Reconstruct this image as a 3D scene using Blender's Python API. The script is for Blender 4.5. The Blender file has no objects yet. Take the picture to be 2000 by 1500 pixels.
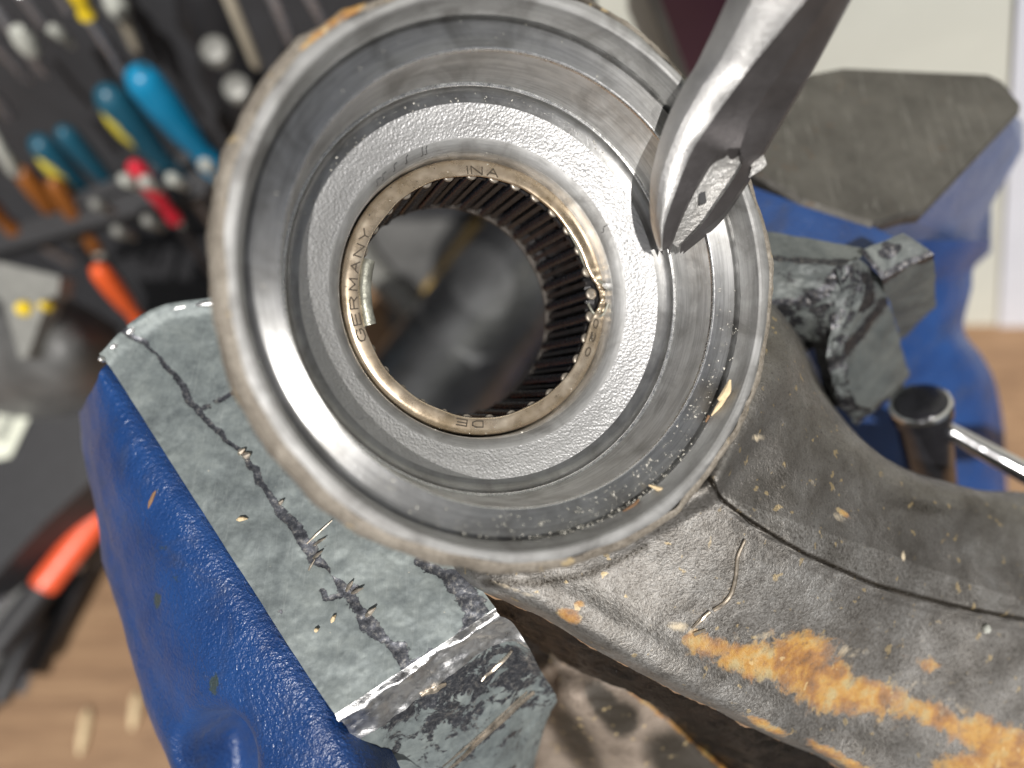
import bpy, math, random
import numpy as np
from mathutils import Matrix, Vector, noise as mnoise

# ------------------------------------------------------------------ camera, sky, sun, exposure
F, D = 1398.0, 10.0            # focal length in photo pixels, distance of the focus plane (cm)
PHI = math.radians(22.0)       # camera looks 22 degrees off straight down
H0 = 26.0                      # height of the focus point above the bench (cm)
CW = Matrix.Translation((0, 0, H0)) @ Matrix.Rotation(PHI, 4, 'X')
sc = bpy.context.scene
COL = sc.collection
cam_d = bpy.data.cameras.new("camera")
cam = bpy.data.objects.new("camera", cam_d)
COL.objects.link(cam)
cam.matrix_world = CW @ Matrix.Translation((0, 0, D))
cam_d.sensor_width = 36.0
cam_d.lens = 36.0 * F / 2000.0
cam_d.clip_start, cam_d.clip_end = 0.1, 2000.0
cam_d.dof.use_dof = True
cam_d.dof.focus_distance = 9.85
cam_d.dof.aperture_fstop = cam_d.lens / 1000.0 / 0.31
sc.camera = cam
sc.cycles.use_denoising = True
sc.cycles.sample_clamp_indirect = 6.0
sc.view_settings.view_transform = 'Standard'
sc.view_settings.look = 'None'
sc.view_settings.exposure = -0.08
sc.view_settings.gamma = 1.0

SUN_CAM = Vector((0.03, -0.165, 0.98)).normalized()
SUN = (CW.to_3x3() @ SUN_CAM).normalized()
w = bpy.data.worlds.new("World")
sc.world = w
w.use_nodes = True
wn = w.node_tree
wn.nodes.clear()
sky = wn.nodes.new('ShaderNodeTexSky')
sky.sky_type = 'NISHITA'
sky.sun_disc = False
sky.sun_elevation = math.asin(SUN.z)
sky.sun_rotation = math.atan2(SUN.x, SUN.y)
sky.dust_density = 4.0
sky.ozone_density = 0.6
bg = wn.nodes.new('ShaderNodeBackground')
bg.inputs['Strength'].default_value = 0.055
wo = wn.nodes.new('ShaderNodeOutputWorld')
hs = wn.nodes.new('ShaderNodeHueSaturation')     # white balance of the photograph: neutral, slightly warm daylight
hs.inputs['Saturation'].default_value = 0.35
wn.links.new(sky.outputs[0], hs.inputs['Color'])
wn.links.new(hs.outputs[0], bg.inputs[0])
wn.links.new(bg.outputs[0], wo.inputs[0])
sl = bpy.data.lights.new("sun", 'SUN')
sl.energy = 5.0
sl.angle = math.radians(0.6)
sl.color = (1.0, 0.965, 0.92)
so = bpy.data.objects.new("sun", sl)
COL.objects.link(so)
so.rotation_euler = SUN.to_track_quat('Z', 'Y').to_euler()
so.location = (0, 0, 80)

# ------------------------------------------------------------------ helpers
rng = np.random.default_rng(7)

def P(px, py, z=0.0):
    """photo pixel + height above the focus plane -> camera-frame point (cm)"""
    return np.array([(px - 1000) / F * (D - z), (750 - py) / F * (D - z), z])

def pix(V):
    V = np.asarray(V, float)
    return np.stack([1000 + F * V[..., 0] / (D - V[..., 2]), 750 - F * V[..., 1] / (D - V[..., 2])], -1)

SP, CP = math.sin(PHI), math.cos(PHI)
DOWN = np.array([0, -SP, -CP])

def hz(px, py, h):
    """point of pixel px,py on the horizontal plane at height h (relative to the focus point)"""
    a, b = (px - 1000) / F, (750 - py) / F
    # SP*y + CP*z = h, y = b*(D-z)
    z = (h - SP * b * D) / (CP - SP * b)
    return P(px, py, z)

def wy(px, py, Y):
    """point of pixel on the vertical plane world Y = const"""
    b = (750 - py) / F
    # CP*y - SP*z = Y
    z = (Y - CP * b * D) / (-SP - CP * b)
    return P(px, py, z)

def thing(name, label, cat, base, group=None, frame=None):
    o = bpy.data.objects.new(name, None)
    o.empty_display_size = 0.5
    COL.objects.link(o)
    if frame is None:
        b = CW @ Vector(base)
        o.matrix_world = Matrix.Translation(b)
    else:
        o.matrix_world = frame
    o['label'] = label
    o['category'] = cat
    if group:
        o['group'] = group
    return o

def mk(name, V, faces, mat, parent=None, attrs=None, smooth=True, sharp=35, label=None, kind=None):
    V = np.asarray(V, float)
    Mp = parent_world(parent)
    A = np.array((Mp.inverted() @ CW))
    L = V @ A[:3, :3].T + A[:3, 3]
    me = bpy.data.meshes.new(name)
    me.from_pydata(L.tolist(), [], [tuple(int(i) for i in f) for f in faces])
    me.materials.append(mat)
    me.update()
    if smooth:
        me.polygons.foreach_set('use_smooth', [True] * len(me.polygons))
        me.set_sharp_from_angle(angle=math.radians(sharp))
    for k, v in (attrs or {}).items():
        a = me.attributes.new(k, 'FLOAT', 'POINT')
        a.data.foreach_set('value', np.asarray(v, np.float32))
    o = bpy.data.objects.new(name, me)
    COL.objects.link(o)
    if parent:
        o.parent = parent
    if label:
        o['label'] = label
    if kind:
        o['kind'] = kind
    return o

def parent_world(p):
    M = Matrix.Identity(4)
    while p is not None:
        M = p.matrix_basis @ M
        p = p.parent
    return M

def solo(o, label, cat, group=None):
    """turn a parentless mesh into a thing with its origin at its middle"""
    V = np.array([v.co for v in o.data.vertices])
    c = Vector(V.mean(0))
    o.data.transform(Matrix.Translation(-c))
    o.location = c
    o['label'] = label
    o['category'] = cat
    if group:
        o['group'] = group
    return o

def cr(ctrl, n, axis=0):
    """Catmull-Rom resample of control array along axis"""
    C = np.moveaxis(np.asarray(ctrl, float), axis, 0)
    k = len(C)
    t = np.linspace(0, k - 1, n)
    i = np.minimum(t.astype(int), k - 2)
    f = (t - i).reshape((-1,) + (1,) * (C.ndim - 1))
    p0 = np.where((i > 0).reshape(f.shape), C[np.maximum(i - 1, 0)], 2 * C[i] - C[i + 1])
    p3 = np.where((i < k - 2).reshape(f.shape), C[np.minimum(i + 2, k - 1)], 2 * C[i + 1] - C[i])
    p1, p2 = C[i], C[i + 1]
    R = .5 * (2 * p1 + (p2 - p0) * f + (2 * p0 - 5 * p1 + 4 * p2 - p3) * f ** 2 + (3 * p1 - p0 - 3 * p2 + p3) * f ** 3)
    return np.moveaxis(R, 0, axis)

def lin(ctrl, n, axis=0):
    C = np.moveaxis(np.asarray(ctrl, float), axis, 0)
    k = len(C)
    t = np.linspace(0, k - 1, n)
    i = np.minimum(t.astype(int), k - 2)
    f = (t - i).reshape((-1,) + (1,) * (C.ndim - 1))
    return np.moveaxis(C[i] * (1 - f) + C[i + 1] * f, 0, axis)

def gridf(nu, nv, off=0, closed_v=False):
    out = []
    for i in range(nu - 1):
        for j in range(nv if closed_v else nv - 1):
            j2 = (j + 1) % nv
            out.append((off + i * nv + j, off + (i + 1) * nv + j, off + (i + 1) * nv + j2, off + i * nv + j2))
    return out

def nz(V, scale, amp, octaves=3, seed=0.0):
    """vector displacement by position noise"""
    V = np.asarray(V, float)
    sh = V.shape
    Q = V.reshape(-1, 3)
    out = np.empty(len(Q))
    for i, q in enumerate(Q):
        out[i] = mnoise.fractal(Vector((q[0] * scale + seed, q[1] * scale - seed, q[2] * scale + 3.1)), 0.9, 2.1, octaves)
    return (out * amp).reshape(sh[:-1])

def gnormals(G):
    du = np.gradient(G, axis=0)
    dv = np.gradient(G, axis=1)
    n = np.cross(du, dv)
    l = np.linalg.norm(n, axis=-1, keepdims=True)
    return n / np.maximum(l, 1e-9)

def loft(rows, nu, nv, su=True, sv=True):
    """rows[u][v] = (px,py,z) -> dense camera-frame grid"""
    C = np.array([[P(*p) for p in r] for r in rows])
    G = (cr if su else lin)(C, nu, 0)
    return (cr if sv else lin)(G, nv, 1)

def face_up(G):
    """faces of a grid, wound so that the surface looks at the camera on average"""
    f = gridf(G.shape[0], G.shape[1])
    n = gnormals(G)
    if n[..., 2].mean() < 0:
        f = [tuple(reversed(q)) for q in f]
    return f

def mkgrid(name, G, mat, parent, attrs=None, sharp=40, label=None, extra=None):
    V = G.reshape(-1, 3)
    return mk(name, V, face_up(G), mat, parent, {k: v.reshape(-1) for k, v in (attrs or {}).items()}, sharp=sharp, label=label)

def tube(path, rad, segs=16, caps=True):
    """path Nx3, rad scalar or list -> verts, faces"""
    path = np.asarray(path, float)
    n = len(path)
    rad = np.full(n, rad) if np.isscalar(rad) else np.asarray(rad, float)
    T = np.gradient(path, axis=0)
    T /= np.maximum(np.linalg.norm(T, axis=1, keepdims=True), 1e-9)
    ref = np.array([0.3, 0.9, 0.2])
    if abs(T[0] @ ref) > .9:
        ref = np.array([1.0, 0, 0])
    V = []
    for i in range(n):
        a = ref - (ref @ T[i]) * T[i]
        a /= np.linalg.norm(a)
        b = np.cross(T[i], a)
        for k in range(segs):
            th = 2 * math.pi * k / segs
            V.append(path[i] + rad[i] * (a * math.cos(th) + b * math.sin(th)))
    Fc = []
    for i in range(n - 1):
        for k in range(segs):
            k2 = (k + 1) % segs
            Fc.append((i * segs + k, i * segs + k2, (i + 1) * segs + k2, (i + 1) * segs + k))
    if caps:
        Fc.append(tuple(range(segs - 1, -1, -1)))
        Fc.append(tuple((n - 1) * segs + k for k in range(segs)))
    return np.array(V), Fc

def prism(top, d, bottom=None):
    """closed polygon top (Nx3) extruded by vector d"""
    top = np.asarray(top, float)
    n = len(top)
    bot = top + d if bottom is None else np.asarray(bottom, float)
    V = np.vstack([top, bot])
    Fc = [tuple(range(n)), tuple(range(2 * n - 1, n - 1, -1))]
    for i in range(n):
        j = (i + 1) % n
        Fc.append((i, n + i, n + j, j))
    return V, Fc

def obox(c, ax, ay, az):
    c, ax, ay, az = map(lambda q: np.asarray(q, float), (c, ax, ay, az))
    top = [c + az + sx * ax + sy * ay for sx, sy in ((-1, -1), (1, -1), (1, 1), (-1, 1))]
    return prism(top, -2 * az)

def join(*parts):
    V, Fc, o = [], [], 0
    for v, f in parts:
        V.append(np.asarray(v)); Fc += [tuple(i + o for i in q) for q in f]; o += len(v)
    return np.vstack(V), Fc

def segdist(Q, poly):
    """distance in pixels of points Q (..,2) to a polyline"""
    best = np.full(Q.shape[:-1], 1e9)
    for a, b in zip(poly[:-1], poly[1:]):
        a, b = np.array(a, float), np.array(b, float)
        ab = b - a
        t = np.clip(((Q - a) @ ab) / (ab @ ab), 0, 1)
        best = np.minimum(best, np.linalg.norm(Q - (a + t[..., None] * ab), axis=-1))
    return best

def blobs(Q, L):
    o = np.zeros(Q.shape[:-1])
    for b in L:
        x, y, rx, ry = b[:4]
        s = b[4] if len(b) > 4 else 1.0
        an = math.radians(b[5]) if len(b) > 5 else 0.0
        dx, dy = Q[..., 0] - x, Q[..., 1] - y
        u = dx * math.cos(an) + dy * math.sin(an)
        v = -dx * math.sin(an) + dy * math.cos(an)
        o = np.maximum(o, s * np.exp(-((u / rx) ** 2 + (v / ry) ** 2)))
    return o

def sstep(x, a, b):
    t = np.clip((x - a) / (b - a), 0, 1)
    return t * t * (3 - 2 * t)

# ------------------------------------------------------------------ material builder
class B:
    def __init__(s, name):
        s.m = bpy.data.materials.new(name)
        s.m.use_nodes = True
        s.t = s.m.node_tree
        s.b = s.t.nodes['Principled BSDF']
        s.tc = s.t.nodes.new('ShaderNodeTexCoord').outputs['Object']
    def set(s, sock, v):
        if hasattr(v, 'is_output'):
            s.t.links.new(v, sock)
        elif isinstance(v, (tuple, list)):
            sock.default_value = (tuple(v) + (1.0,))[:len(sock.default_value)] if len(sock.default_value) == 4 else v
        else:
            sock.default_value = v
    def p(s, **k):
        for n, v in k.items():
            s.set(s.b.inputs[n.replace('_', ' ')], v)
        return s
    def n(s, typ, out=0, **k):
        nd = s.t.nodes.new('ShaderNode' + typ)
        for kk, v in k.items():
            if kk[0] == 'i' and kk[1:].isdigit():
                s.set(nd.inputs[int(kk[1:])], v)
            else:
                setattr(nd, kk, v)
        s.last = nd
        return nd.outputs[out]
    def map(s, scale=(1, 1, 1), rot=(0, 0, 0), vec=None):
        nd = s.t.nodes.new('ShaderNodeMapping')
        s.set(nd.inputs[0], vec or s.tc)
        nd.inputs['Scale'].default_value = scale
        nd.inputs['Rotation'].default_value = rot
        return nd.outputs[0]
    def noise(s, scale, detail=4, rough=.55, vec=None, dist=0.0):
        nd = s.t.nodes.new('ShaderNodeTexNoise')
        s.set(nd.inputs['Vector'], vec or s.tc)
        nd.inputs['Scale'].default_value = scale
        nd.inputs['Detail'].default_value = detail
        nd.inputs['Roughness'].default_value = rough
        nd.inputs['Distortion'].default_value = dist
        return nd.outputs[0]
    def vor(s, scale, vec=None, feature='F1', out=0):
        nd = s.t.nodes.new('ShaderNodeTexVoronoi')
        nd.feature = feature
        s.set(nd.inputs['Vector'], vec or s.tc)
        nd.inputs['Scale'].default_value = scale
        return nd.outputs[out]
    def ma(s, op, a, b=0.0, c=0.0, clamp=False):
        return s.n('Math', operation=op, use_clamp=clamp, i0=a, i1=b, i2=c)
    def ramp(s, f, stops, interp='LINEAR'):
        nd = s.t.nodes.new('ShaderNodeValToRGB')
        e = nd.color_ramp.elements
        nd.color_ramp.interpolation = interp
        while len(e) < len(stops):
            e.new(.5)
        for q, (pos, c) in zip(e, stops):
            q.position = pos
            q.color = (tuple(c) + (1.0,)) if isinstance(c, (tuple, list)) else (c, c, c, 1)
        s.set(nd.inputs[0], f)
        return nd.outputs[0]
    def mix(s, f, a, b):
        nd = s.t.nodes.new('ShaderNodeMix')
        nd.data_type = 'RGBA'
        s.set(nd.inputs[0], f)
        s.set(nd.inputs[6], a)
        s.set(nd.inputs[7], b)
        return nd.outputs[2]
    def attr(s, name):
        nd = s.t.nodes.new('ShaderNodeAttribute')
        nd.attribute_name = name
        return nd.outputs['Fac']
    def bump(s, h, strength=.5, dist=.02, normal=None):
        nd = s.t.nodes.new('ShaderNodeBump')
        nd.inputs['Strength'].default_value = strength
        nd.inputs['Distance'].default_value = dist
        s.set(nd.inputs['Height'], h)
        if normal:
            s.set(nd.inputs['Normal'], normal)
        return nd.outputs[0]
    def polar(s, ks=(1, 1, 1)):
        """vector (radius, angle*ka, z) from object coords"""
        sep = s.t.nodes.new('ShaderNodeSeparateXYZ')
        s.set(sep.inputs[0], s.tc)
        x, y, z = sep.outputs
        r = s.ma('SQRT', s.ma('ADD', s.ma('MULTIPLY', x, x), s.ma('MULTIPLY', y, y)))
        a = s.ma('ARCTAN2', y, x)
        nd = s.t.nodes.new('ShaderNodeCombineXYZ')
        s.set(nd.inputs[0], s.ma('MULTIPLY', r, ks[0]))
        s.set(nd.inputs[1], s.ma('MULTIPLY', a, ks[1]))
        s.set(nd.inputs[2], s.ma('MULTIPLY', z, ks[2]))
        return nd.outputs[0]

def plain(name, col, rough=.5, metal=0.0, var=.25, vs=3.0, bump=0.0, bs=20.0, coat=0.0, **k):
    b = B(name)
    n = b.noise(vs, 5, .6)
    lo = tuple(c * (1 - var) for c in col)
    hi = tuple(min(1, c * (1 + var)) for c in col)
    b.p(Base_Color=b.ramp(n, [(.3, lo), (.7, hi)]), Metallic=metal, Roughness=b.ramp(b.noise(vs * 2.3, 4), [(.3, max(.05, rough - .08)), (.7, min(1, rough + .08))]))
    if coat:
        b.p(Coat_Weight=coat, Coat_Roughness=.15)
    if bump:
        b.p(Normal=b.bump(b.noise(bs, 4, .6), bump, .03))
    return b.m

# turned aluminium: fine concentric grooves, stretched highlight, smudges and pin scratches
def turned(name, col=.62, rough=.24, groove=1.0, aniso=.75, smudge=.35):
    b = B(name)
    pol = b.polar((1, 1, 1))
    g1 = b.noise(38, 3, .7, vec=b.map((1, .12, 1), vec=pol))
    g2 = b.noise(9, 2, .6, vec=b.map((1, .08, 1), vec=pol))
    sm = b.noise(1.6, 6, .62, dist=.6)
    sm2 = b.noise(5.0, 5, .7)
    c = b.ramp(sm, [(.32, (col * .62, col * .61, col * .59)), (.55, (col, col, col * .985)), (.75, (col * 1.12, col * 1.12, col * 1.12))])
    st = b.ramp(sm2, [(.62, 0.0), (.72, 1.0)])
    c = b.mix(b.ma('MULTIPLY', st, .3 * smudge), c, (.17, .15, .13))
    c = b.mix(b.ramp(b.ma('ADD', b.ma('MULTIPLY', g1, .6), b.ma('MULTIPLY', g2, .4)), [(.40, .32), (.56, 0.0)]), c, (.18, .18, .18))
    fl = b.ramp(b.vor(16, vec=b.tc), [(0.0, 1.0), (.13, 0.0)])
    c = b.mix(b.ma('MULTIPLY', fl, .35), c, (.9, .88, .84))
    ro = b.ma('ADD', b.ma('MULTIPLY', sm2, smudge), rough - .16 * smudge, clamp=True)
    h = b.ma('ADD', b.ma('MULTIPLY', g1, .6), b.ma('MULTIPLY', g2, .5))
    # random fine scratches
    sc1 = b.ramp(b.noise(30, 1, .4, vec=b.map((1, .12, 1), rot=(.3, .2, .7))), [(.5, 0.0), (.506, 1.0), (.512, 0.0)])
    h = b.ma('ADD', h, b.ma('MULTIPLY', sc1, .12))
    tn = b.n('Tangent', direction_type='RADIAL', axis='Z')
    b.p(Base_Color=c, Metallic=1.0, Roughness=ro, Anisotropic=aniso, Anisotropic_Rotation=.25, Tangent=tn,
        Normal=b.bump(h, .35 * groove, .012))
    return b.m

M_fil = turned('dark_turned_aluminium', .40, .30, .8, .7, .3)  # darker base stands in for a dark reflection on the fillet
M_edge = plain('polished_edge', (.8, .8, .79), .25, 1.0, .15, 8)
M_turn = turned('turned_aluminium', .78, .33, 1.0, .85, .3)
M_shelf = turned('shelf_aluminium', .78, .37, .45, .95, .16)
M_lip = turned('lip_aluminium', .46, .56, .6, .0, .4)

b = B('grit_blasted_aluminium')
n1 = b.noise(20, 3, .62)
n2 = b.vor(26)
ns = b.noise(1.2, 4, .6)
b.p(Base_Color=b.ramp(ns, [(.3, (.50, .50, .50)), (.7, (.60, .60, .60))]), Metallic=.75,
    Roughness=b.ramp(n1, [(.3, .46), (.7, .6)]),
    Normal=b.bump(b.ma('ADD', n1, b.ma('MULTIPLY', n2, .5)), .7, .028))
M_grit = b.m

def cast_mat(name, light=1.0, tint=(1, 1, 1), metal=.75, ro=(.40, .58)):
    b = B(name)
    a = b.noise(1.1, 7, .68, dist=.4)
    f = b.noise(22, 4, .72)
    g = b.noise(34, 3, .7)
    c = b.ramp(b.ma('ADD', b.ma('MULTIPLY', a, .5), b.ma('MULTIPLY', f, .5)),
               [(q_, tuple(a_ * light * b_ for a_, b_ in zip(c_, tint))) for q_, c_ in ((.33, (.09, .079, .066)), (.45, (.26, .238, .21)), (.56, (.42, .395, .36)), (.69, (.72, .70, .66)))])
    grime_shade = b.attr('grime_shade')  # dirt on rim and arm, darker parts of the arm, painted shadow on the lower rib
    gf = b.ramp(b.ma('ADD', grime_shade, b.ma('MULTIPLY', b.ma('SUBTRACT', f, .5), 1.1)), [(.35, 0.0), (.75, 1.0)])
    c = b.mix(gf, c, (.035, .028, .02))
    rust = b.attr('rust')
    rn = b.noise(3.2, 8, .7, dist=.5)
    rf = b.ramp(b.ma('ADD', rust, b.ma('MULTIPLY', b.ma('SUBTRACT', rn, .5), 1.7)), [(.28, 0.0), (.50, .70), (.82, 1.0)])
    rc = b.ramp(b.noise(2.6, 6, .6), [(.30, (.15, .065, .018)), (.43, (.33, .14, .022)), (.54, (.48, .25, .04)), (.66, (.44, .33, .14))])
    pit = b.ramp(b.noise(9, 6, .75), [(.56, 0.0), (.66, 1.0)])
    rc = b.mix(b.ma('MULTIPLY', pit, .6), rc, (.13, .075, .04))
    rc = b.mix(b.ramp(rf, [(.15, 1.0), (.65, 0.0)]), rc, (.12, .07, .035))
    c = b.mix(b.ma('MULTIPLY', rf, .80), c, rc)
    pale = b.ramp(b.ma('ADD', b.attr('pale'), b.ma('MULTIPLY', b.ma('SUBTRACT', rn, .5), 1.3)), [(.4, 0.0), (.7, 1.0)])
    c = b.mix(b.ma('MULTIPLY', pale, .75), c, (.62, .52, .36))
    sp = b.ramp(b.noise(5.5, 3, .5), [(.66, 0.0), (.70, 1.0)])
    c = b.mix(b.ma('MULTIPLY', sp, .6), c, (.55, .42, .22))
    mm = b.ma('MULTIPLY', b.ma('SUBTRACT', 1.0, b.ma('MAXIMUM', rf, pale)), metal)
    b.p(Base_Color=c, Metallic=mm, Roughness=b.ramp(f, [(.3, ro[0]), (.7, ro[1])]),
        Normal=b.bump(b.ma('ADD', b.ma('MULTIPLY', f, .7), b.ma('MULTIPLY', g, .45)), .55, .035))
    return b.m
M_cast = cast_mat('sand_cast_aluminium', .78, (.96, .985, 1.02), .8, (.36, .54))
M_rib = cast_mat('beige_casting', .62, (1.12, .97, .86), .3)
M_rimcast = cast_mat('oily_cast_rim', .72, (1.05, 1, .92), .3, (.55, .75))

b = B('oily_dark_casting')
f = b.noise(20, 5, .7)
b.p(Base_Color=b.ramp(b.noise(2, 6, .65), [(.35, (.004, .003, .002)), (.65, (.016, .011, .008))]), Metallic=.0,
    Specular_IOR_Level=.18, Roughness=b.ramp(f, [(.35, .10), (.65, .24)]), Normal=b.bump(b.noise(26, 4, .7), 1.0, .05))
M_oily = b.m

b = B('bearing_steel')
f = b.noise(5, 4, .5)
oil = b.noise(1.1, 4, .5)
b.p(Base_Color=b.ramp(b.ma('ADD', b.ma('MULTIPLY', oil, .6), b.ma('MULTIPLY', f, .4)), [(.34, (.42, .32, .20)), (.52, (.56, .46, .34)), (.66, (.66, .58, .46))]),
    Metallic=.85, Roughness=b.ramp(f, [(.3, .22), (.7, .36)]), Coat_Weight=.6, Coat_Roughness=.08,
    Normal=b.bump(b.noise(26, 4, .7), .10, .012))
M_bear = b.m
M_bent = plain('bent_lip_steel', (.26, .26, .22), .45, .7, .35, 6, .4, 18)
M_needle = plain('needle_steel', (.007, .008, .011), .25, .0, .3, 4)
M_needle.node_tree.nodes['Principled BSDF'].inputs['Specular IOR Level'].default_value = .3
M_nend = plain('needle_end_steel', (.27, .24, .20), .4, .7, .3, 6)
M_cage = plain('cage_black', (.022, .021, .022), .35, .2, .4, 5, .2, 20)
M_groove = plain('groove_dark', (.05, .038, .025), .6, .2, .3, 5)

b = B('vise_blue_paint')
pe = b.noise(15, 2, .5, dist=.3)
pe2 = b.noise(34, 2, .5)
wr = b.ramp(b.noise(3.1, 6, .7), [(.68, 0.0), (.74, 1.0)])
c = b.ramp(b.noise(1.0, 4), [(.3, (.005, .032, .13)), (.7, (.009, .052, .19))])
chip = b.ramp(b.ma('ADD', b.attr('chip'), b.ma('MULTIPLY', b.ma('SUBTRACT', b.noise(9, 5, .7), .5), 1.2)), [(.45, 0.0), (.6, 1.0)])
c = b.mix(chip, c, (.03, .05, .055))
smr = b.ramp(b.noise(.9, 6, .7, dist=.8), [(.52, 0.0), (.68, 1.0)])
c = b.mix(b.ma('MULTIPLY', smr, .45), c, (.035, .04, .06))
c = b.mix(b.ma('MULTIPLY', b.ramp(b.noise(23, 4, .7), [(.68, 0.0), (.72, 1.0)]), .5), c, (.20, .21, .24))
b.p(Base_Color=c, Roughness=b.ma('ADD', b.ramp(b.noise(2.2, 5, .6), [(.3, .26), (.7, .42)]), b.ma('MULTIPLY', smr, .12)), Specular_IOR_Level=.65, Sheen_Weight=.08, Sheen_Roughness=.4,
    Normal=b.bump(b.ma('ADD', pe, b.ma('MULTIPLY', pe2, .45)), .6, .05))
M_blue = b.m

b = B('soft_jaw_skin')
f = b.noise(7, 9, .78, dist=.3)
big = b.noise(1.0, 7, .72)
crk = b.attr('crack')
# attribute crack is 1 on the crack line and falls off; noise makes its edge jagged
jag = b.ma('ADD', b.ma('MULTIPLY', b.noise(2.6, 12, .72, dist=.7), .6), b.ma('MULTIPLY', b.noise(11, 6, .75, dist=.5), .4))
cf = b.ramp(b.ma('ADD', crk, b.ma('MULTIPLY', b.ma('SUBTRACT', jag, .5), 2.6)), [(.50, 0.0), (.53, 1.0)])
pf = b.ramp(b.ma('ADD', b.attr('worn'), b.ma('MULTIPLY', b.ma('SUBTRACT', b.noise(3.0, 10, .75, dist=.5), .5), 2.4)), [(.49, 0.0), (.52, 1.0)])
dk = b.ma('MAXIMUM', cf, pf)
c = b.ramp(b.ma('ADD', b.ma('MULTIPLY', big, .7), b.ma('MULTIPLY', f, .3)), [(.36, (.085, .10, .105)), (.5, (.165, .19, .19)), (.66, (.26, .29, .28))])
sc1 = b.ramp(b.noise(9, 2, .4, vec=b.map((1, .06, 1), rot=(0, 0, -.9))), [(.55, 0.0), (.565, 1.0), (.58, 0.0)])
c = b.mix(b.ma('MULTIPLY', sc1, .10), c, (.5, .52, .5))
sp = b.ramp(b.noise(13, 3, .6), [(.74, 0.0), (.77, 1.0)])
c = b.mix(b.ma('MULTIPLY', sp, .6), c, (.5, .45, .36))
dc = b.ramp(b.noise(14, 6, .75), [(.35, (.05, .053, .062)), (.52, (.11, .115, .13)), (.68, (.34, .33, .31))])
c = b.mix(dk, c, dc)
b.p(Base_Color=c, Metallic=b.ma('ADD', b.ma('MULTIPLY', dk, .55), .25), Roughness=b.ma('SUBTRACT', .55, b.ma('MULTIPLY', dk, .13)),
    Normal=b.bump(b.ma('SUBTRACT', b.ma('MULTIPLY', f, .35), b.ma('MULTIPLY', dk, .45)), .6, .03))
M_jaw = b.m
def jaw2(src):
    m = src.copy(); m.name = 'soft_jaw_shaded'
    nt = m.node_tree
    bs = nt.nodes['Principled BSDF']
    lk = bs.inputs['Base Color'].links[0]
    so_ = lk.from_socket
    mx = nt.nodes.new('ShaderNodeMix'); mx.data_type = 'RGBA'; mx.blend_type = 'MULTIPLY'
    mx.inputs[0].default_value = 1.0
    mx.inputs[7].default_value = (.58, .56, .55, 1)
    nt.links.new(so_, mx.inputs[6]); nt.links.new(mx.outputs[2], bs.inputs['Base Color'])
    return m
M_jaw2 = jaw2(M_jaw)  # darker copy of the jaw skin, shade of the right cap in its colour
b = B('soft_jaw_bright_edge')
f = b.noise(6, 6, .7)
b.p(Base_Color=b.ramp(f, [(.3, (.5, .5, .51)), (.55, (.8, .8, .79))]), Metallic=1.0, Roughness=b.ramp(f, [(.3, .25), (.7, .45)]), Normal=b.bump(f, .6, .04))
M_jawbright = b.m

b = B('anvil_steel')
f = b.noise(1.2, 6, .65)
ac = b.ramp(f, [(.3, (.085, .08, .072)), (.7, (.155, .147, .132))])
sA = b.ramp(b.noise(6, 2, .5, vec=b.map((1, .05, 1), rot=(0, 0, .9))), [(.58, 0.0), (.59, 1.0), (.60, 0.0)])
ac = b.mix(b.ma('MULTIPLY', sA, .4), ac, (.4, .39, .36))
ac = b.mix(b.ma('MULTIPLY', b.ramp(b.noise(2.6, 8, .75), [(.60, 0.0), (.68, 1.0)]), .5), ac, (.15, .09, .05))
b.p(Base_Color=ac, Metallic=.75, Roughness=b.ramp(b.noise(5, 5), [(.3, .42), (.7, .56)]),
    Normal=b.bump(b.noise(12, 4), .15, .02))
M_anvil = b.m

b = B('ground_tool_steel')
g = b.noise(44, 3, .7, vec=b.map((.14, 1, 1), rot=(0, 0, .6)))
f = b.noise(42, 3, .7)
b.p(Base_Color=b.ramp(b.noise(2.2, 6, .7), [(.3, (.60, .59, .58)), (.7, (.80, .79, .77))]), Metallic=1.0,
    Roughness=b.ramp(f, [(.3, .34), (.7, .5)]), Normal=b.bump(b.ma('ADD', g, b.ma('MULTIPLY', f, .7)), .5, .016))
M_claw = b.m
b = B('shaded_forged_steel')  # claw face: its shade is part of this dark base colour
f = b.noise(18, 4, .65)
b.p(Base_Color=b.ramp(b.noise(1.5, 5, .6), [(.3, (.085, .078, .078)), (.7, (.14, .13, .13))]), Metallic=.7,
    Roughness=b.ramp(f, [(.3, .4), (.7, .52)]), Normal=b.bump(f, .25, .015))
M_clawdark = b.m
b = B('rough_bright_steel')
f = b.noise(12, 4, .7)
b.p(Base_Color=b.ramp(b.noise(6, 5, .6), [(.3, (.45, .44, .42)), (.7, (.75, .74, .72))]), Metallic=.6, Roughness=.4, Normal=b.bump(f, 1.0, .05))
M_slot = b.m

M_chrome = plain('chrome', (.62, .62, .63), .1, 1.0, .1)
M_black = plain('black_plastic', (.014, .014, .016), .55, 0, .3)
M_board = plain('dark_grey_board', (.036, .037, .041), .6, 0, .18, .4)
M_rod = plain('grey_steel_rod', (.42, .42, .45), .3, .8, .15)
M_beige = plain('beige_rod', (.42, .38, .30), .4, .3, .15)
M_clear = plain('pale_clip', (.42, .43, .39), .3, 0, .35)
M_yellow = plain('yellow_plastic', (.72, .52, .02), .4, 0, .1)
M_yell2 = plain('bright_yellow_inset', (.62, .52, .05), .4, 0, .08)
M_cyan = plain('blue_plastic', (.004, .18, .34), .35, 0, .12)
M_teal = plain('teal_plastic', (.010, .075, .12), .4, 0, .15)
M_red = plain('red_plastic', (.5, .012, .03), .35, 0, .12)
M_orange = plain('amber_plastic', (.22, .075, .015), .35, 0, .25)
M_rored = plain('orange_red_plastic', (.62, .09, .02), .4, 0, .12)
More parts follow.
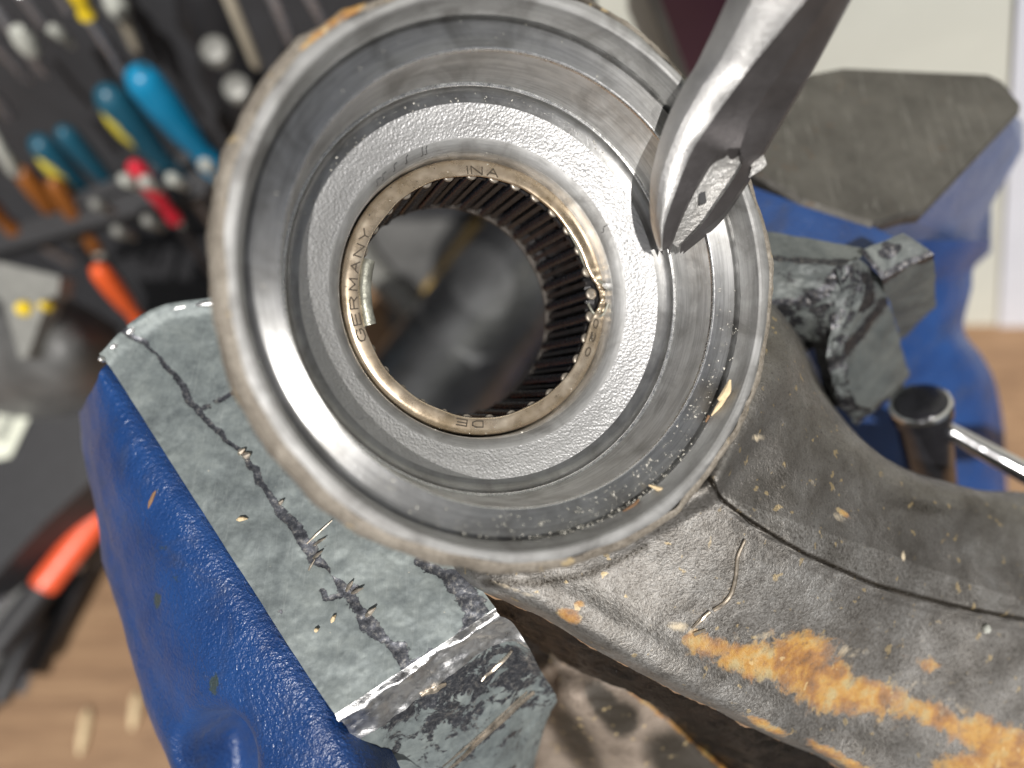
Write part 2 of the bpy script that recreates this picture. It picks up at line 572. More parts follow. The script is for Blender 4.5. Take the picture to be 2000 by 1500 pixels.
M_verm = plain('vermilion_plastic', (.75, .10, .035), .4, 0, .08)
M_greyp = plain('grey_housing', (.10, .10, .098), .5, .1, .35, .8)
M_pale = plain('pale_fitting_and_highlight', (.19, .19, .175), .5, .2, .2)
M_label = plain('label_paper', (.60, .62, .52), .7, 0, .06)
M_wall = plain('painted_wall', (.62, .63, .56), .7, 0, .05, .2)
M_wall2 = plain('painted_strip', (.66, .68, .74), .7, 0, .05, .2)
M_maroon = plain('maroon_post', (.035, .012, .020), .45, 0, .2, .3)
M_dust = plain('pale_dust', (.62, .60, .53), .6, .3, .3, 30)
M_chip = plain('wood_sliver', (.66, .52, .32), .7, 0, .25, 6)
M_bark = plain('brown_sliver', (.20, .11, .055), .7, 0, .3, 6)
M_sliver = plain('metal_sliver', (.60, .52, .42), .3, .9, .4, 7)

b = B('bench_wood')
mp = b.map((.10, 1.0, 1.0), rot=(0, 0, math.radians(8)))
g = b.noise(1.4, 6, .65, vec=mp, dist=.3)
g2 = b.noise(7, 4, .6, vec=mp)
c = b.ramp(b.ma('ADD', b.ma('MULTIPLY', g, .7), b.ma('MULTIPLY', g2, .3)), [(.3, (.11, .06, .03)), (.5, (.22, .13, .068)), (.7, (.31, .20, .11))])
b.p(Base_Color=c, Roughness=.65, Normal=b.bump(g2, .3, .05))
M_wood = b.m

# ------------------------------------------------------------------ bench, board, wall
bench_h = -H0
def wbox(name, x0, x1, y0, y1, z0, z1, mat, parent=None, label=None):
    """axis-aligned box in world coordinates"""
    top = [(x0, y0, z1), (x1, y0, z1), (x1, y1, z1), (x0, y1, z1)]
    V, Fc = prism(top, np.array([0, 0, z0 - z1]))
    iv = np.array(CW.inverted())
    V = V @ iv[:3, :3].T + iv[:3, 3]
    return mk(name, V, Fc, mat, parent, smooth=False, label=label)

o = wbox('bench', -60, 60, -22, 60, -4, 0, M_wood)
o['kind'] = 'structure'
o = wbox('added_floor', -400, 400, -400, 400, -82, -80, plain('added_grey_floor', (.09, .09, .088), .7, 0, .3, .05))  # unseen dark floor added below the shortened bench to cut warm bounce
o['kind'] = 'structure'

bd = thing('tool_board', 'dark grey board behind the hanging hand tools', 'board', (-10, 18, -15))
wbox('panel', -60, 2.2, 19.5, 20.5, 0.01, 60, M_board, bd)
wl = thing('painted_wall', 'pale greenish white wall standing behind the blue vise', 'wall', (20, 12, -22))
wbox('board', 2.4, 60, 14.0, 15.5, 0.01, 60, M_wall, wl)
V, Fc = prism([wy(1990, -60, 13.9), wy(2400, -60, 13.9), wy(2400, 640, 13.9), wy(1950, 655, 13.9)], np.array([0, -.9, .4]) * -.35)
mk('trim_strip', V, Fc, M_wall2, wl, smooth=False, label='cooler white strip on the right')
mp_ = thing('maroon_post', 'dark maroon post leaning in front of the pale wall, behind the rim', 'post', wy(1370, 60, 10))
V, Fc = prism([wy(1268, -60, 12.5), wy(1425, -60, 12.5), wy(1490, 260, 12.5), wy(1360, 190, 12.5)], np.array([.2, -.6, .9]) * -1)
mk('shaft', V, Fc, M_maroon, mp_, smooth=False)

# ------------------------------------------------------------------ hanging tools (world-vertical)
def hang(p0, p1, z0):
    """two points on a plumb line: first at pixel p0, depth z0; second near pixel p1"""
    A = P(p0[0], p0[1], z0)
    Rd = np.array([(p1[0] - 1000) / F, (750 - p1[1]) / F, -1.0])
    C = np.array([0, 0, D])
    # minimise |A + s*DOWN - C - t*Rd|
    M = np.stack([DOWN, -Rd], 1)
    s, t = np.linalg.lstsq(M, C - A, rcond=None)[0]
    # honour the pixel (tools lean a little): take the point on the ray
    return A, C + t * Rd

def prof_tube(A, Bp, prof, segs=20):
    """prof: list of (t, radius)"""
    A, Bp = np.array(A), np.array(Bp)
    return tube([A + (Bp - A) * t for t, _ in prof], [r for _, r in prof], segs)

HANDLE = [(0, .35), (.03, .75), (.10, 1.0), (.30, 1.05), (.52, .92), (.70, .70), (.80, .68), (.90, .86), (.97, .80), (1, .5)]
def driver(label, h0, h1, s1, z0, rp, hm, sm, rs, grip=None, band=None, group='screwdrivers hanging on the board', clip=None):
    A, Bp = hang(h0, h1, z0)
    r = rp / F * (D - z0)
    t = thing('screwdriver', label, 'screwdriver', A, group)
    V, Fc = prof_tube(A, Bp, [(q, k * r) for q, k in HANDLE])
    mk('handle', V, Fc, hm, t)
    if s1:
        _, E = hang(h0, s1, z0)
        V, Fc = tube([Bp + (A - Bp) * .02, E], rs / F * (D - z0), 12)
        mk('shaft', V, Fc, sm, t)
        V, Fc = tube([Bp + (A - Bp) * .03, Bp - (A - Bp) * .06], r * .62, 16)
        mk('ferrule', V, Fc, clip or M_clear, t)
    if grip:
        ax = (Bp - A)
        q0, q1, side, mat_, ww = grip
        sd = np.array(side + (0,), float); sd /= np.linalg.norm(sd)
        off = (sd * .45 + np.array([0, 0, .62])) * r
        V, Fc = prof_tube(A + ax * q0 + off, A + ax * q1 + off, [(0, .05 * r), (.12, .38 * r * ww), (.3, .52 * r * ww), (.6, .52 * r * ww), (.88, .36 * r * ww), (1, .05 * r)], 16)
        mk('grip_inset', V, Fc, mat_, t)
    return t

driver('bright blue screwdriver nearest the rim with a dark grip strip', (262, 135), (425, 335), (480, 400), -14, 37, M_cyan, M_rod, 12, (.05, .6, (1, .8), M_teal, .9))
driver('blue screwdriver with a bright yellow oval inset left of the big blue one', (200, 172), (352, 355), (440, 470), -15, 32, M_teal, M_rod, 13, (.14, .62, (-1, -.35), M_yell2, 1.35))
driver('dark teal screwdriver in shade between the two yellow-inset ones', (118, 250), (240, 385), (275, 425), -17, 21, M_teal, M_black, 8)
driver('small teal screwdriver with yellow inset at the far left of the row', (68, 270), (190, 395), (240, 445), -17, 24, M_teal, M_black, 8, (.15, .75, (-.6, -.6), M_yell2, 1.35))
driver('red handled screwdriver hanging beside the casting rim', (258, 318), (345, 432), (430, 560), -16, 19, M_red, M_black, 12)
driver('yellow handled screwdriver with long pale shaft at the top', (135, -50), (172, 35), (247, 150), -12, 21, M_yellow, M_rod, 10)
driver('amber handled screwdriver low on the left, upper of two', (40, 330), (140, 460), (180, 520), -18, 20, M_orange, M_black, 9)
driver('amber handled screwdriver low on the left, right of its twin', (100, 350), (190, 490), (260, 590), -18, 18, M_orange, M_black, 10)
driver('orange handled screwdriver at the left edge with bright steel shaft', (-70, 360), (35, 455), (135, 512), -17, 21, M_orange, M_rod, 12)
driver('orange red handled screwdriver pointing at the corner of the grey soft jaw', (188, 520), (282, 640), None, -14, 21, M_rored, M_black, 8)
rods = [((-10, 15), (90, 148), -13, 11, M_rod, 'pale steel rod with a clear collar at the top left corner', (50, 82)),
        ((35, -20), (88, 50), -13, 12, M_rod, 'short pale rod below the upper left frame edge', None),
        ((100, -30), (135, 26), -13, 9, M_rod, 'stubby grey rod touching the top edge left of the yellow handle', None),
        ((208, -40), (268, 100), -15, 12, M_beige, 'grey brown rod with a clear collar right of the yellow handle', (228, 12)),
        ((-40, 55), (60, 160), -15, 9, M_rod, 'dim rod crossing under the clear collar at top left', None),
        ((-40, 155), (25, 232), -15, 12, M_rod, 'grey rod at the left edge above the orange screwdriver', None),
        ((-30, 240), (33, 342), -15, 13, M_clear, 'white tipped rod at the left frame edge', None),
        ((436, -30), (503, 132), -12, 13, M_beige, 'beige rod hanging just left of the casting rim', None),
        ((518, -40), (572, 90), -12, 12, M_rod, 'lavender grey rod disappearing behind the rim', None),
        ((583, -40), (640, 60), -12, 11, M_rod, 'bluish rod nearest the top of the rim', None)]
for p0, p1, z0, rp, m_, lb, col in rods:
    A, Bp = hang(p0, p1, z0)
    t = thing('steel_rod', lb, 'rod', A, 'rods hanging on the tool board')
    r = rp / F * (D - z0)
    V, Fc = prof_tube(A, Bp, [(0, r * .7), (.04, r), (.93, r), (1, r * .6)], 14)
    mk('shaft', V, Fc, m_, t)
    if col:
        c = P(col[0], col[1], A[2] - .6)
        V, Fc = prof_tube(c + DOWN * .5, c - DOWN * .5, [(0, r * 1.2), (.3, r * 1.9), (.7, r * 1.9), (1, r * 1.3)], 14)
        mk('collar', V, Fc, M_clear, t)
# clear pegs of the rack
pegs = [(108, 62), (285, 355), (246, 352), (232, 452), (291, 432), (338, 350), (402, 322), (190, 400)]
for i, (x, y) in enumerate(pegs):
    c = P(x, y, -16)
    lb = ['round clear peg left of the yellow screwdriver shaft', 'clear rack peg under the blue and yellow screwdriver', 'clear rack peg at the end of the dark teal handle',
          'dim rack peg left of the red handle tip', 'dim rack peg just left of the red handle', 'clear peg holding the blue and yellow screwdriver', 'clear peg beside the rim at the big blue handle end', 'dim peg below the small teal screwdriver'][i]
    V, Fc = prof_tube(c - np.array([0, .0, 1.0]), c + np.array([0, 0, .25]), [(0, .16), (.5, .2), (.85, .26), (1, .16)], 12)
    o = mk('rack_peg', V, Fc, M_clear if i in (0, 1, 2, 5, 6) else M_pale)
    solo(o, lb, 'peg', 'clear pegs of the tool rack')
# rack rail
t = thing('rack_rail', 'dark horizontal rail the screwdrivers hang from', 'rail', P(200, 420, -19))
V, Fc = obox(P(200, 420, -20), (P(420, 350, -20) - P(-40, 480, -20)) / 2, (0, .5, 0), (0, 0, .4))
mk('bar', V, Fc, M_black, t)
V, Fc = obox(P(270, 350, -19.5), (P(400, 300, -19.5) - P(150, 400, -19.5)) / 2, (0, .28, 0), (0, 0, .3))
mk('ledge', V, Fc, M_black, t)
# dark bulbous pliers with its two highlights made as pale discs
t = thing('black_pliers', 'black tool with two pale highlight discs between the blue handle and the rod', 'pliers', P(420, 100, -16))
A, Bp = hang((385, -40), (500, 260), -16)
V, Fc = prof_tube(A, Bp, [(0, .9), (.2, 1.3), (.38, 1.0), (.55, 1.35), (.8, 1.1), (1, .4)], 24)
mk('body', V, Fc, M_black, t)
for (x, y, z_) in ((420, 98, -14.2), (462, 172, -15.3)):
    c = P(x, y, z_)
    V, Fc = prof_tube(c - np.array([0, 0, .3]), c + np.array([0, 0, .25]), [(0, .5), (.4, .52), (.8, .44), (1, .2)], 20)
    mk('highlight_disc', V, Fc, M_pale, t)

vise_later = thing('bench_vise', 'blue painted bench vise with steel anvil clamping the casting', 'vise', hz(1500, 900, -H0))
# ------------------------------------------------------------------ things lying on the bench at the left
def lying(p0, p1, hh, rp, mat, name, parent, prof=None, segs=20):
    A, Bp = hz(p0[0], p0[1], hh), hz(p1[0], p1[1], hh)
    r = rp / F * (D - A[2])
    V, Fc = prof_tube(A, Bp, [(q, k * r) for q, k in (prof or [(0, .9), (.02, 1), (.98, 1), (1, .9)])], segs)
    return mk(name, V, Fc, mat, parent)
hb = bench_h
t = thing('grey_housing', 'grey rounded tool housing with pale bracket and yellow screws at the left', 'power tool', hz(90, 640, hb))
C_ = [[(-60, 560, -17), (60, 560, -16.5), (150, 590, -17), (235, 640, -18)], [(-60, 640, -16), (60, 640, -14.5), (150, 660, -14.7), (225, 700, -17)],
      [(-60, 760, -17), (50, 760, -15.5), (130, 760, -15.5), (190, 790, -18)], [(-60, 850, -20), (40, 850, -20), (110, 850, -20), (160, 850, -22)]]
G = loft(C_, 24, 24)
mkgrid('shell', G, M_greyp, t)
V, Fc = prism([P(-30, 505, -13.6), P(118, 540, -13.6), P(112, 578, -13.6), P(95, 580, -13.6), P(52, 700, -13.6), P(38, 700, -13.6), P(8, 590, -13.6), P(-30, 560, -13.6)], (0, 0, -.8))
mk('bracket', V, Fc, M_pale, t, smooth=False)
for x, y, rr in ((46, 602, .26), (88, 597, .17)):
    c = P(x, y, -13.55)
    V, Fc = prof_tube(c - np.array([0, 0, .2]), c + np.array([0, 0, .18]), [(0, rr), (.6, rr), (1, rr * .6)], 16)
    mk('screw', V, Fc, M_yellow, t)
t = thing('black_case', 'black case with a printed paper label behind the left vise jaw', 'case', hz(60, 850, hb))
V, Fc = prism([P(-60, 720, -18), P(130, 700, -18), P(215, 780, -18), P(190, 930, -18), P(90, 1020, -18), P(-60, 1180, -18)], DOWN * 6)
mk('body', V, Fc, M_black, t, smooth=False)
V, Fc = prism([P(18, 735, -17.9), P(82, 762, -17.9), P(20, 892, -17.9), P(-40, 905, -17.9)], (0, 0, -.05))
lb_ = mk('label', V, Fc, M_label, t, smooth=False)
parts = []
for k in range(17):
    a = k / 16.0
    q0 = P(22 - 42 * a + 4, 762 + 92 * a, -17.85)
    q1 = P(52 - 42 * a + 2, 772 + 92 * a, -17.85)
    dv = (q1 - q0)
    nn_ = np.array([-dv[1], dv[0], 0]); nn_ /= np.linalg.norm(nn_)
    ww = .025 + .03 * ((k * 7) % 3) / 2
    parts.append(prism([q0 - nn_ * ww, q1 - nn_ * ww, q1 + nn_ * ww, q0 + nn_ * ww], (0, 0, -.03)))
V, Fc = join(*parts)
mk('printed_lines', V, Fc, plain('faded_print', (.30, .31, .27), .7), lb_, smooth=False)
t = thing('caulking_gun', 'grey metal tool with a bright vermilion handle lying left of the vise', 'hand tool', hz(100, 1100, hb))
lying((250, 850), (-40, 1215), hb + 4.6, 14, M_rod, 'tube', t)
lying((330, 830), (82, 1148), hb + 4.9, 25, M_verm, 'handle', t)
lying((88, 1142), (-10, 1270), hb + 4.7, 26, M_black, 'tail', t)
lying((60, 1130), (-60, 1330), hb + 3.6, 42, M_greyp, 'barrel', t)
lying((75, 1200), (0, 1370), hb + 3.4, 18, M_black, 'rod_sleeve', t)
t = thing('ratchet_bar', 'black handled bar with a silver tip on the bench at lower left', 'hand tool', hz(100, 1250, hb))
lying((210, 1020), (55, 1310), hb + 1.5, 23, M_black, 'handle', t)
lying((58, 1300), (38, 1355), hb + 1.5, 14, M_chrome, 'tip', t)
lying((190, 1030), (140, 1110), hb + 2.6, 16, M_rod, 'collar', t)
chips = [((172, 1385), (155, 1475), 9, 'pale wood chip on the bench near the lower left corner'), ((268, 1352), (258, 1425), 9, 'pale wood chip beside the foot of the blue vise jaw')]
for p0, p1, rp, lb in chips:
    A, Bp = hz(p0[0], p0[1], hb + .15), hz(p1[0], p1[1], hb + .3)
    r = rp / F * (D - A[2])
    V, Fc = prof_tube(A, Bp, [(0, .4 * r), (.2, r), (.7, r * .9), (1, .35 * r)], 8)
    solo(mk('wood_chip', V, Fc, M_chip), lb, 'wood chip', 'wood chips lying on the bench')
t = thing('dark_sheet', 'added black sheet on the bench behind and left of the vise', 'mat', hz(150, 700, hb))
V, Fc = prism([hz(-120, 400, hb + .6), hz(470, 360, hb + .6), hz(470, 640, hb + .6), hz(300, 900, hb + .6), hz(215, 1010, hb + .6), hz(20, 1340, hb + .6), hz(-120, 1500, hb + .6)], DOWN * .59)  # dark sheet added over the wood left of the vise
mk('sheet', V, Fc, M_black, t, smooth=False)
# things below the bore, seen through it out of focus
t = thing('steel_hose', 'silver curved hose on the bench seen through the bore', 'hose', hz(850, 600, hb))
pth = [hz(*q) for q in ((640, 380, hb + 3), (720, 520, hb + 3), (800, 600, hb + 3), (850, 700, hb + 3), (840, 840, hb + 3), (800, 980, hb + 3))]
V, Fc = tube(cr(np.array(pth), 40), .75, 20)
mk('sleeve', V, Fc, M_pale, t)
t = thing('yellow_pencil', 'ochre stick on the bench seen through the upper part of the bore', 'pencil', hz(900, 480, hb))
lying((970, 400), (830, 590), hb + 1.4, 24, plain('ochre_wood', (.30, .20, .06), .6, 0, .2), 'shaft', t)
t = thing('added_dark_tray', 'added black tray on the bench seen through the bore', 'tray', hz(1000, 620, hb))
V, Fc = prism([hz(700, 330, hb + 2), hz(1300, 280, hb + 2), hz(1300, 900, hb + 2), hz(900, 960, hb + 2), hz(850, 760, hb + 2), hz(760, 640, hb + 2)], DOWN * 1.95)  # dark pan added over wood that would lie in the vise's shade
mk('pan', V, Fc, M_greyp, t, smooth=False)
V, Fc = prism([hz(820, 640, hb + 2.5), hz(1080, 500, hb + 2.5), hz(1090, 560, hb + 2.5), hz(835, 700, hb + 2.5)], DOWN * .6)
mk('rim_bar', V, Fc, M_greyp, t, smooth=False)
V, Fc = tube([hz(640, 1030, hb + 7), hz(1300, 180, hb + 7)], 2.9, 48)
mk('guide_bar', V, Fc, plain('polished_guide_steel', (.26, .265, .27), .36, .9, .3, .5), vise_later, label='dark polished bar below the bore')

# ------------------------------------------------------------------ vise
def jz(px, py, dz=0.0, h0=-1.02):
    return hz(px, py, h0 + dz)
def jrow(pts, dz):
    return [jz(x, y, dz if np.isscalar(dz) else dz[i]) for i, (x, y) in enumerate(pts)]
vise = vise_later
E_ = [(205, 715), (262, 800), (335, 915), (422, 1050), (512, 1190), (602, 1330), (692, 1480), (760, 1620)]
F_ = [(190, 745), (228, 850), (290, 970), (368, 1110), (440, 1235), (520, 1360), (595, 1490), (650, 1620)]
G_ = [(175, 770), (198, 880), (240, 1000), (300, 1140), (352, 1265), (412, 1385), (475, 1500), (530, 1620)]
H_ = [(162, 795), (172, 880), (205, 1000), (245, 1140), (290, 1265), (340, 1390), (395, 1500), (440, 1620)]
I_ = [(158, 810), (163, 880), (188, 985), (206, 1105), (240, 1225), (275, 1350), (325, 1490), (365, 1620)]
K_ = [(205, 830), (215, 900), (235, 1000), (255, 1100), (290, 1220), (320, 1340), (370, 1480), (400, 1620)]
E0 = [(x + 60, y - 35) for x, y in E_]
rows = [jrow(E0, -1.0), jrow(E_, -.22), jrow(F_, -.28), jrow(G_, -.75), jrow(H_, -1.5), jrow(I_, -2.5), jrow(K_, -6.0)]
C_ = np.array(rows)
G = cr(cr(C_, 110, 0), 220, 1)
Q = pix(G)
hol = np.exp(-((((Q[..., 0] - 418) / 62) ** 2 + (np.maximum(0, 1500 - Q[..., 1]) / 92) ** 2)) ** 1.8)
G[..., 1] -= hol * .55 * SP
G[..., 2] -= hol * 1.5 * CP
N_ = gnormals(G)
if N_[..., 2].mean() < 0:
    N_ = -N_
G = G + N_ * nz(G, .9, .035, 3)[..., None]
Q = pix(G)
chip = blobs(Q, [(307, 1172, 9, 22, .9), (418, 1335, 12, 26, .9), (318, 1070, 14, 10, .6), (345, 1130, 10, 18, .5), (300, 970, 10, 30, .55, 30)])
mkgrid('front_jaw', G, M_blue, vise, {'chip': chip})

# right side: jaw top strip, anvil, neck and body
V, Fc = prism([hz(1430, 350, -2.2), hz(1560, 398, -2.1), hz(1700, 440, -2.1), hz(1760, 470, -2.1), hz(1700, 520, -2.1), hz(1500, 470, -2.1), hz(1420, 440, -2.2)], DOWN * 2)
nv = len(V)
mk('rear_jaw', V, Fc, M_blue, vise, {'chip': np.zeros(nv)}, smooth=False)
topr = [(1440, 230), (1500, 180), (1570, 150), (1640, 137), (1930, 150), (1958, 163), (1993, 206), (1990, 222), (1803, 420), (1770, 424), (1700, 445), (1560, 400), (1450, 330)]
low1 = [(1440, 300), (1500, 250), (1570, 220), (1640, 210), (1940, 215), (1965, 225), (1998, 240), (1998, 292), (1855, 455), (1800, 480), (1720, 490), (1560, 450), (1450, 390)]
low2 = [(1440, 360), (1500, 310), (1570, 290), (1640, 280), (1900, 285), (1930, 300), (1937, 330), (1936, 362), (1880, 500), (1820, 540), (1740, 550), (1560, 500), (1450, 440)]
low3 = [(1440, 420), (1500, 400), (1570, 380), (1640, 370), (1880, 380), (1930, 420), (1936, 450), (1936, 492), (1900, 524), (1840, 580), (1750, 600), (1560, 560), (1450, 500)]
hA = -2.1
nR = len(topr)
ring = [np.array([hz(x, y, hA) for x, y in topr])]
cc = ring[0].mean(0)
edge = ring[0] + (ring[0] - cc) * .0
inn = cc + (ring[0] - cc) * .965
inn[:, :] -= DOWN * .10
V = np.vstack([inn, ring[0], ring[0] + DOWN * .25])
Fc = [tuple(range(nR))]
for k in range(2):
    for i in range(nR):
        j = (i + 1) % nR
        Fc.append((k * nR + i, (k + 1) * nR + i, (k + 1) * nR + j, k * nR + j))
mk('anvil_plate', V, Fc, M_anvil, vise, smooth=False)
rr = [ring[0] + DOWN * .25, np.array([hz(x, y, hA - 2.6) for x, y in low1]), np.array([hz(x, y, hA - 5.0) for x, y in low2]), np.array([hz(x, y, hA - 7.0) for x, y in low3])]
V = np.vstack(rr)
Fc = []
for k in range(3):
    for i in range(nR):
        j = (i + 1) % nR
        Fc.append((k * nR + i, (k + 1) * nR + i, (k + 1) * nR + j, k * nR + j))
mk('anvil_block', V, Fc, M_blue, vise, {'chip': np.zeros(len(V))}, sharp=20)
rowsY = [(470, 1936, -5), (520, 1902, -5.5), (560, 1897, -6), (640, 1882, -6.5), (690, 1915, -7), (740, 1940, -7.5), (800, 1955, -8), (880, 1962, -8.5), (980, 1966, -9), (1100, 1960, -10)]
C_ = []
for y, xr, z in [(a_, b_, c_ - 1.5) for a_, b_, c_ in rowsY]:
    C_.append([P(1350, y + 30, z - 2), P(1500, y + 20, z + .3), P(1650, y + 10, z + .6), P(xr - 130, y, z + .7), P(xr - 50, y, z + .35), P(xr - 10, y, z - .4), P(xr, y + 5, z - 1.4), P(xr - 25, y + 20, z - 6)])
G = cr(cr(np.array(C_), 90, 0), 90, 1)
G[..., 2] += nz(G, .7, .04, 2)
mkgrid('rear_body', G, M_blue, vise, {'chip': np.zeros(G.shape[:2])})
# base plate of the vise on the bench and its column
V, Fc = prism([hz(1380, 700, hb + 2), hz(1850, 720, hb + 2), hz(1880, 980, hb + 2), hz(1400, 1040, hb + 2)], DOWN * 1.98)
mk('base', V, Fc, M_blue, vise, {'chip': np.zeros(len(V))}, smooth=False)
# lock lever with hollow chrome head
lv = thing('ratchet_wrench', 'chrome wrench with a dark round head standing by the vise body', 'wrench', P(1800, 900, -8))
c = P(1797, 787, -4.2)
ax_ = P(1820, 935, -5.5) - c
ax_ /= np.linalg.norm(ax_)
outer = [(0.0, .50), (.04, .56), (.35, .56), (.42, .50), (2.6, .46), (2.7, .40)]
V, Fc = tube([c + ax_ * s for s, _ in outer], [r for _, r in outer], 40, caps=False)
mk('head', V, Fc, plain('dark_chrome', (.06, .06, .07), .16, .8, .15), lv)
V, Fc = tube([c - ax_ * .02, c + ax_ * .0, c + ax_ * .07, c + ax_ * .10], [.50, .555, .572, .555], 40, caps=False)
mk('head_rim', V, Fc, M_chrome, lv)
V, Fc = tube([c + ax_ * .08, c + ax_ * .0, c - ax_ * .05, c - ax_ * .08, c - ax_ * .095, c - ax_ * .10], [.515, .505, .46, .36, .2, .02], 40)
mk('head_cap', V, Fc, plain('dark_glossy_cap', (.02, .02, .024), .2, .3, .3), lv)
V, Fc = tube([P(1848, 838, -4.6), P(1900, 868, -4.5), P(2000, 922, -4.2), P(2120, 985, -4)], [.16, .19, .21, .22], 24)
mk('bar', V, Fc, M_chrome, lv)

# ------------------------------------------------------------------ left soft jaw
sj = thing('soft_jaw', 'grey green soft jaw cap with a jagged dark crack on the left vise jaw', 'soft jaw', jz(600, 1000, -.5), 'soft jaw caps on the vise')
J0 = [(205, 700), (262, 790), (335, 905), (425, 1045), (515, 1185), (605, 1325), (655, 1395)]
J3 = [(430, 588), (500, 665), (600, 790), (710, 905), (815, 1005), (905, 1105), (968, 1188)]
J2 = [((a[0] * .33 + b_[0] * .67), (a[1] * .33 + b_[1] * .67)) for a, b_ in zip(J0, J3)]
J1 = [((a[0] * .67 + b_[0] * .33), (a[1] * .67 + b_[1] * .33)) for a, b_ in zip(J0, J3)]
J1[0] = (262, 640); J2[0] = (330, 603)
A0 = np.array([jrow(J0, 0), jrow(J1, .02), jrow(J2, .03), jrow(J3, 0)])
G = cr(cr(A0, 130, 0), 300, 1)
Q = pix(G)
crack = [(240, 640), (300, 685), (370, 775), (430, 850), (475, 890), (520, 955), (560, 1010), (602, 1068), (650, 1125), (690, 1185), (740, 1240), (795, 1300)]
sub1 = [(690, 1150), (655, 1168), (632, 1172), (628, 1155)]
sub2 = [(400, 800), (470, 760), (540, 740)]
edge2 = [(826, 1098), (880, 1130), (905, 1165), (930, 1190), (925, 1225), (880, 1265), (835, 1290), (795, 1302)]
wcr = 6 + 9 * sstep(Q[..., 1], 850, 1150)
Q0 = Q.copy()
Q = Q + np.stack([nz(G, 2.2, 9.0, 4, 21.0), nz(G, 2.2, 9.0, 4, 37.0)], -1)
wcr = wcr * (1 + nz(G, 1.7, 1.1, 2, 51.0))
ck = np.maximum.reduce([np.exp(-(segdist(Q, crack) / wcr) ** 2), .85 * np.exp(-(segdist(Q, sub1) / 9) ** 2), .62 * np.exp(-(segdist(Q, sub2) / 10) ** 2),
                        np.exp(-(segdist(Q, edge2) / (14 + 14 * sstep(Q[..., 0], 850, 930))) ** 2)])
Q = Q0
worn = blobs(Q, [(540, 760, 60, 40, .45), (400, 690, 40, 25, .2), (350, 640, 30, 15, .2), (548, 1195, 10, 8, .5)]) 
UPc = -DOWN
nse = nz(G, 1.6, .03, 4)
lip = np.exp(-(segdist(Q, [(200, 700), (262, 640), (330, 603), (430, 588)]) / 16) ** 2)
G = G + UPc * (nse + lip * .16 - ck * .012)[..., None]
mkgrid('cap_top', G, M_jaw, sj, {'crack': ck, 'worn': worn})
re_ = [jz(x, y, .10) for x, y in ((196, 706), (208, 690), (235, 664), (262, 640), (296, 616), (330, 604), (380, 597), (430, 590))]
V, Fc = tube(cr(np.array(re_), 60), [.045 + .018 * math.sin(i * .6) for i in range(60)], 10)
mk('rolled_edge', V + nz(V, 3, .03, 3)[:, None] * np.array([.4, .4, 1]), Fc, M_jawbright, sj)
# thin edge of the sheet towards the blue casting
e0 = G[0]
V = np.vstack([e0, e0 + DOWN * .2])
n_ = len(e0)
mk('cap_edge', V, [(i, i + 1, n_ + i + 1, n_ + i) for i in range(n_ - 1)], M_jawbright, sj)
# rolled bright fold and end face
fold_t = G[:, -1]
k = np.linspace(0, 1, len(fold_t))
def pl(pts):
    return cr(np.array(pts), len(fold_t))
s1 = fold_t + np.array([.05, -.10, 0]) + UPc * .03
s2 = pl([jz(672, 1412, -.12), jz(760, 1360, -.12), jz(870, 1275, -.10), jz(940, 1225, -.12), jz(1000, 1215, -.2)])
s3 = pl([jz(690, 1445, -.5), jz(790, 1385, -.5), jz(890, 1310, -.5), jz(985, 1255, -.5), jz(1035, 1268, -.6)])
s4 = pl([jz(700, 1520, -1.2), jz(820, 1470, -1.3), jz(930, 1400, -1.3), jz(1020, 1330, -1.4), jz(1062, 1320, -1.6)])
s5 = pl([jz(720, 1640, -2.4), jz(840, 1600, -2.5), jz(960, 1540, -2.6), jz(1035, 1440, -2.7), jz(1086, 1368, -2.4)])
s6 = pl([jz(740, 1800, -4), jz(850, 1760, -4), jz(970, 1700, -4.2), jz(1030, 1560, -4.2), jz(1055, 1430, -3.9)])
s7 = pl([jz(760, 1900, -6), jz(860, 1860, -6), jz(980, 1800, -6), jz(1020, 1660, -6), jz(1040, 1520, -6)])
GF = cr(np.array([fold_t, s1, s2, s3]), 40, 0)
crum = nz(GF, 1.8, .07, 3, 5.0)
msk = np.minimum(1, np.linspace(0, 4, 40))[:, None] * np.ones(len(fold_t))[None]
GF = GF + (UPc * .7 + np.array([.3, -.5, .3])) * (crum * msk)[..., None]
mkgrid('folded_corner', GF, M_jawbright, sj, sharp=60)
GE = cr(np.array([GF[-1], s4, s5, s6, s7]), 110, 0)
GE = GE + np.array([.3, -.6, .5]) * (nz(GE, 1.5, .07, 4, 9.0) * np.minimum(1, np.linspace(0, 12, 110))[:, None])[..., None]
Q = pix(GE)
wn_ = .50 + blobs(Q, [(760, 1380, 60, 30, .5), (900, 1330, 60, 25, .45), (1020, 1300, 40, 25, .4), (860, 1400, 30, 60, .3, 45)]) - .25 * sstep(Q[..., 1], 1330, 1460)
scr = np.maximum.reduce([.0 * Q[..., 0], np.exp(-(segdist(Q, [(1040, 1355), (950, 1440), (860, 1520)]) / 9) ** 2)])
mkgrid('cap_end', GE, M_jaw, sj, {'crack': scr * .7, 'worn': wn_ * .8 + .12})
